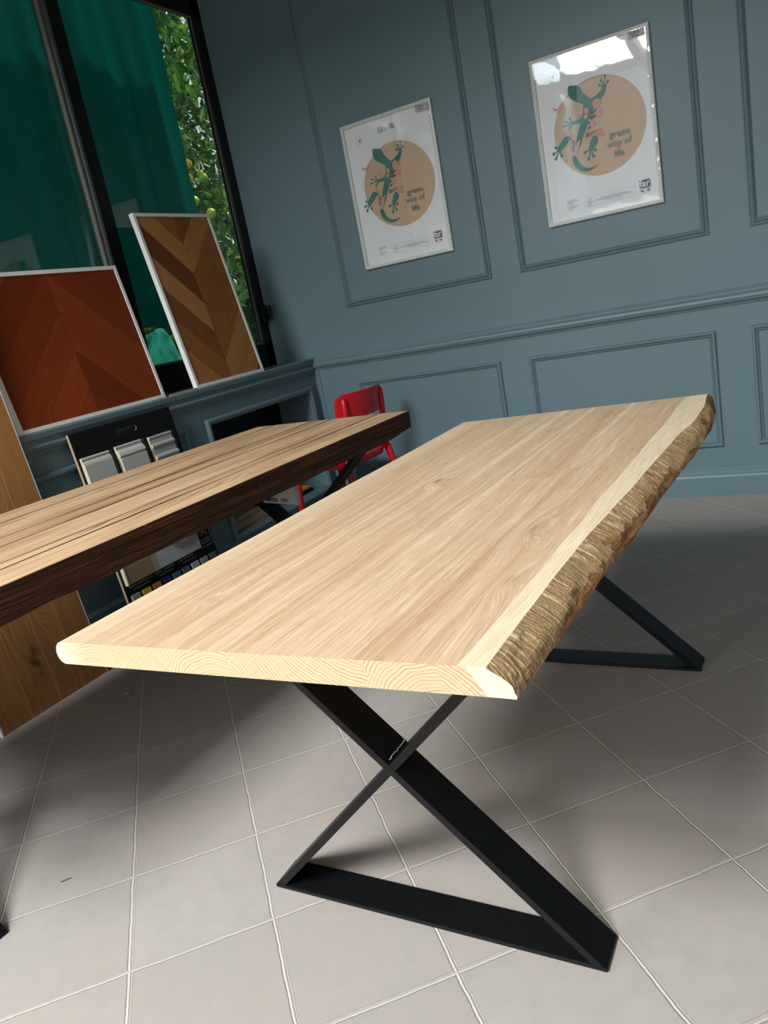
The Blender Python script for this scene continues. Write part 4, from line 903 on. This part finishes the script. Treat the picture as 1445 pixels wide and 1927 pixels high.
    for i in range(n_+1):
        z = z0+0.02+(z1-z0-0.025)*i/n_
        rows.append([(x1-0.022+0.004*random.random(), -0.0165-0.004*random.random(), z), (x1-0.013, -0.0205-0.003*random.random(), z), (x1-0.004, -0.0225-0.001*random.random(), z)])
    b.grid(rows, 0, False, False); b.build('film_wrinkle', M['shrink'], t)
    b = MB(); b.prism([(px+0.428, -0.0165, pz+0.668), (px+0.497, -0.0165, pz+0.668), (px+0.497, -0.0165, pz+0.700), (px+0.424, -0.0165, pz+0.699)], (0, 0.0006, 0), 0)
    text_mesh(b, '12.8 x', 0.017, lambda x, y: (px+0.432+x, -0.0168, pz+0.685+y), 1, 'LEFT', 0.0005)
    text_mesh(b, 'IVA INC', 0.009, lambda x, y: (px+0.442+x, -0.0168, pz+0.674+y), 1, 'LEFT', 0.0004)
    b.build('price_tag', [M['lgrey'], M['inkb']], t)
poster('white framed gecko poster on the back wall, the left one, nearer the window', 0.4694, 0.9994, 1.3817, 2.1116)
poster('white framed gecko poster on the back wall, the right one, with strong window glare', 1.5064, 2.0365, 1.3853, 2.1153)

# ------------------------------------------------------------------ small things on the floor
b = MB(); b.ball((0, 0, 0.004), 0.011, 0, 12, 8, (1.2, 0.9, 0.45)); o = tag(b.build('pebble', M['stone']), 'small round pebble on the tiles below the left corner of the pale table', 'pebble'); o.location = (0.381, -2.201, 0.001)
b = MB(); b.box(-0.012, 0.012, -0.0012, 0.0012, 0.0, 0.002); o = tag(b.build('wood_splinter', M['redbit']), 'thin reddish splinter on the tiles near the left edge', 'splinter'); o.location = (1.0, -2.985, 0.0); o.rotation_euler.z = 0.9

# ------------------------------------------------------------------ outside: shade cloth, planter, citrus tree, hedge
b = MB(); rows = []
for i in range(121):
    y = -3.9+3.72*i/120
    row = []
    for k in range(9):
        z = 1.30+2.0*k/8
        x = -0.47+0.007*math.sin(y*17+0.4*z)+0.005*math.sin(y*41+1.0)+0.018*mn.noise(Vector((y*2, z, 0)))
        yy = y+(0.06*(k/8) if i == 120 else 0)
        row.append((x, yy, z))
    rows.append(row)
b.grid(rows, 0, False, True); tag(b.build('shade_cloth', M['curtain']), 'dark green shade cloth hanging outside the window over the sill', 'shade cloth')
b = MB(); b.box(-9, -0.30, -8, 9, -0.12, 0.9); struct(b.build('floor_garden', M['soil']))
# tarpaulin-covered crate
b = MB(); rows = []
for i in range(25):
    row = []
    for k in range(25):
        u = -0.5+i/24; v = -0.5+k/24
        r_ = max(abs(u), abs(v))*2
        z = 1.27-0.02*math.sin(u*9+v*5)-(0.0 if r_ < 0.72 else (r_-0.72)*1.25)+0.02*mn.noise(Vector((u*6, v*6, 1)))
        row.append((-0.82+u*0.36*(0.9+0.12*r_), -0.60+v*0.52*(0.9+0.10*r_)+0.015*mn.noise(Vector((u*5, v*5, 7))), max(z, 0.9)))
    rows.append(row)
b.grid(rows, 0, False, True); tag(b.build('tarpaulin_cover', M['tealcloth']), 'crumpled teal tarpaulin over a garden crate, seen through the window between the two chevron panels', 'tarpaulin')

def leafy(name, n, cfn, size, mat, parent, seed):
    rnd = random.Random(seed); b = MB()
    for i in range(n):
        c = Vector(cfn(rnd)); L = size*rnd.uniform(0.7, 1.3); w = L*0.19
        d = Vector((rnd.uniform(-1, 1), rnd.uniform(-1, 1), rnd.uniform(-1.6, 0.5))).normalized()
        s_ = d.cross(Vector((rnd.uniform(-1, 1), rnd.uniform(-1, 1), rnd.uniform(-1, 1)))).normalized(); up = d.cross(s_)
        b0 = len(b.v)
        b.v += [c, c+d*L*0.3+s_*w*0.8+up*w*0.25, c+d*L*0.65+s_*w*0.75+up*w*0.1, c+d*L, c+d*L*0.65-s_*w*0.75+up*w*0.1, c+d*L*0.3-s_*w*0.8+up*w*0.25]
        b.face((b0, b0+1, b0+2, b0+3), 0); b.face((b0, b0+3, b0+4, b0+5), 0)
    return b.build(name, mat, parent)
# the tree stands about 2 m beyond the window
tr = thing('citrus_tree', 'citrus tree with long leaves and yellow-green fruit outside the window', 'tree', (-1.75, 0.90, 0.9))
b = MB()
b.tube([(-1.75, 0.90, 0.9), (-1.72, 0.93, 1.3), (-1.70, 1.05, 1.7), (-1.80, 1.2, 2.2), (-1.85, 1.4, 3.0)], [0.045, 0.04, 0.035, 0.03, 0.015], 10); b.build('trunk', M['trunk'], tr)
for p in (((-1.70, 1.05, 1.7), (-1.5, 1.2, 2.0), (-1.45, 1.35, 2.5)), ((-1.72, 0.95, 1.35), (-1.9, 1.05, 1.6), (-2.1, 1.3, 1.9)), ((-1.8, 1.2, 2.2), (-2.0, 1.5, 2.6), (-2.1, 1.7, 3.2)), ((-1.70, 1.05, 1.7), (-1.75, 0.8, 1.9), (-1.8, 0.7, 2.2))):
    b = MB(); b.tube(p, [0.02, 0.014, 0.006], 7); b.build('branch', M['trunk'], tr)
def crown(rnd):
    z = 1.45+2.7*rnd.random(); k = (z-1.45)/2.7
    return (-1.85+rnd.gauss(0, 0.42), 1.02+0.50*k+rnd.gauss(0, 0.36), z)
leafy('foliage', 5600, crown, 0.125, M['leaves'], tr, 3)
rnd = random.Random(11)
for i in range(70):
    z = rnd.uniform(1.35, 2.45); k = (z-1.45)/2.7
    c = (-1.33+rnd.uniform(-0.2, 0.15), 0.50+0.55*k+rnd.uniform(-0.28, 0.28), z)
    b = MB(); b.ball(c, rnd.uniform(0.030, 0.038), 0, 12, 8); b.build('fruit', M['fruit2'] if rnd.random() < 0.3 else M['fruit'], tr)
# hedge behind
hd = thing('garden_hedge', 'dark dense hedge behind the citrus tree', 'hedge', (-4.0, 3.4, 0.9))
b = MB(); rows = []
b.box(-6.5, -2.2, 4.0, 4.6, 0.9, 2.9); b.box(-6.5, -6.0, 0.0, 4.0, 0.9, 2.9); b.build('hedge_core', M['hedge'], hd)
leafy('foliage', 2600, lambda r: (r.uniform(-6.2, -2.2), 3.95+r.uniform(-0.25, 0.1), r.uniform(0.9, 3.0)), 0.16, M['leaves'], hd, 5)
# dark timber fence strip behind the cloth
b = MB()
for k in range(9): b.box(-2.9+0.01*(k % 2), -2.86+0.01*(k % 2), -2.2+k*0.25, -1.96+k*0.25, 0.9, 1.75)
b.box(-2.95, -2.90, -2.2, 0.05, 1.1, 1.2); tag(b.build('garden_fence', M['concrete']), 'weathered grey board fence in the garden behind the tarpaulin', 'fence')
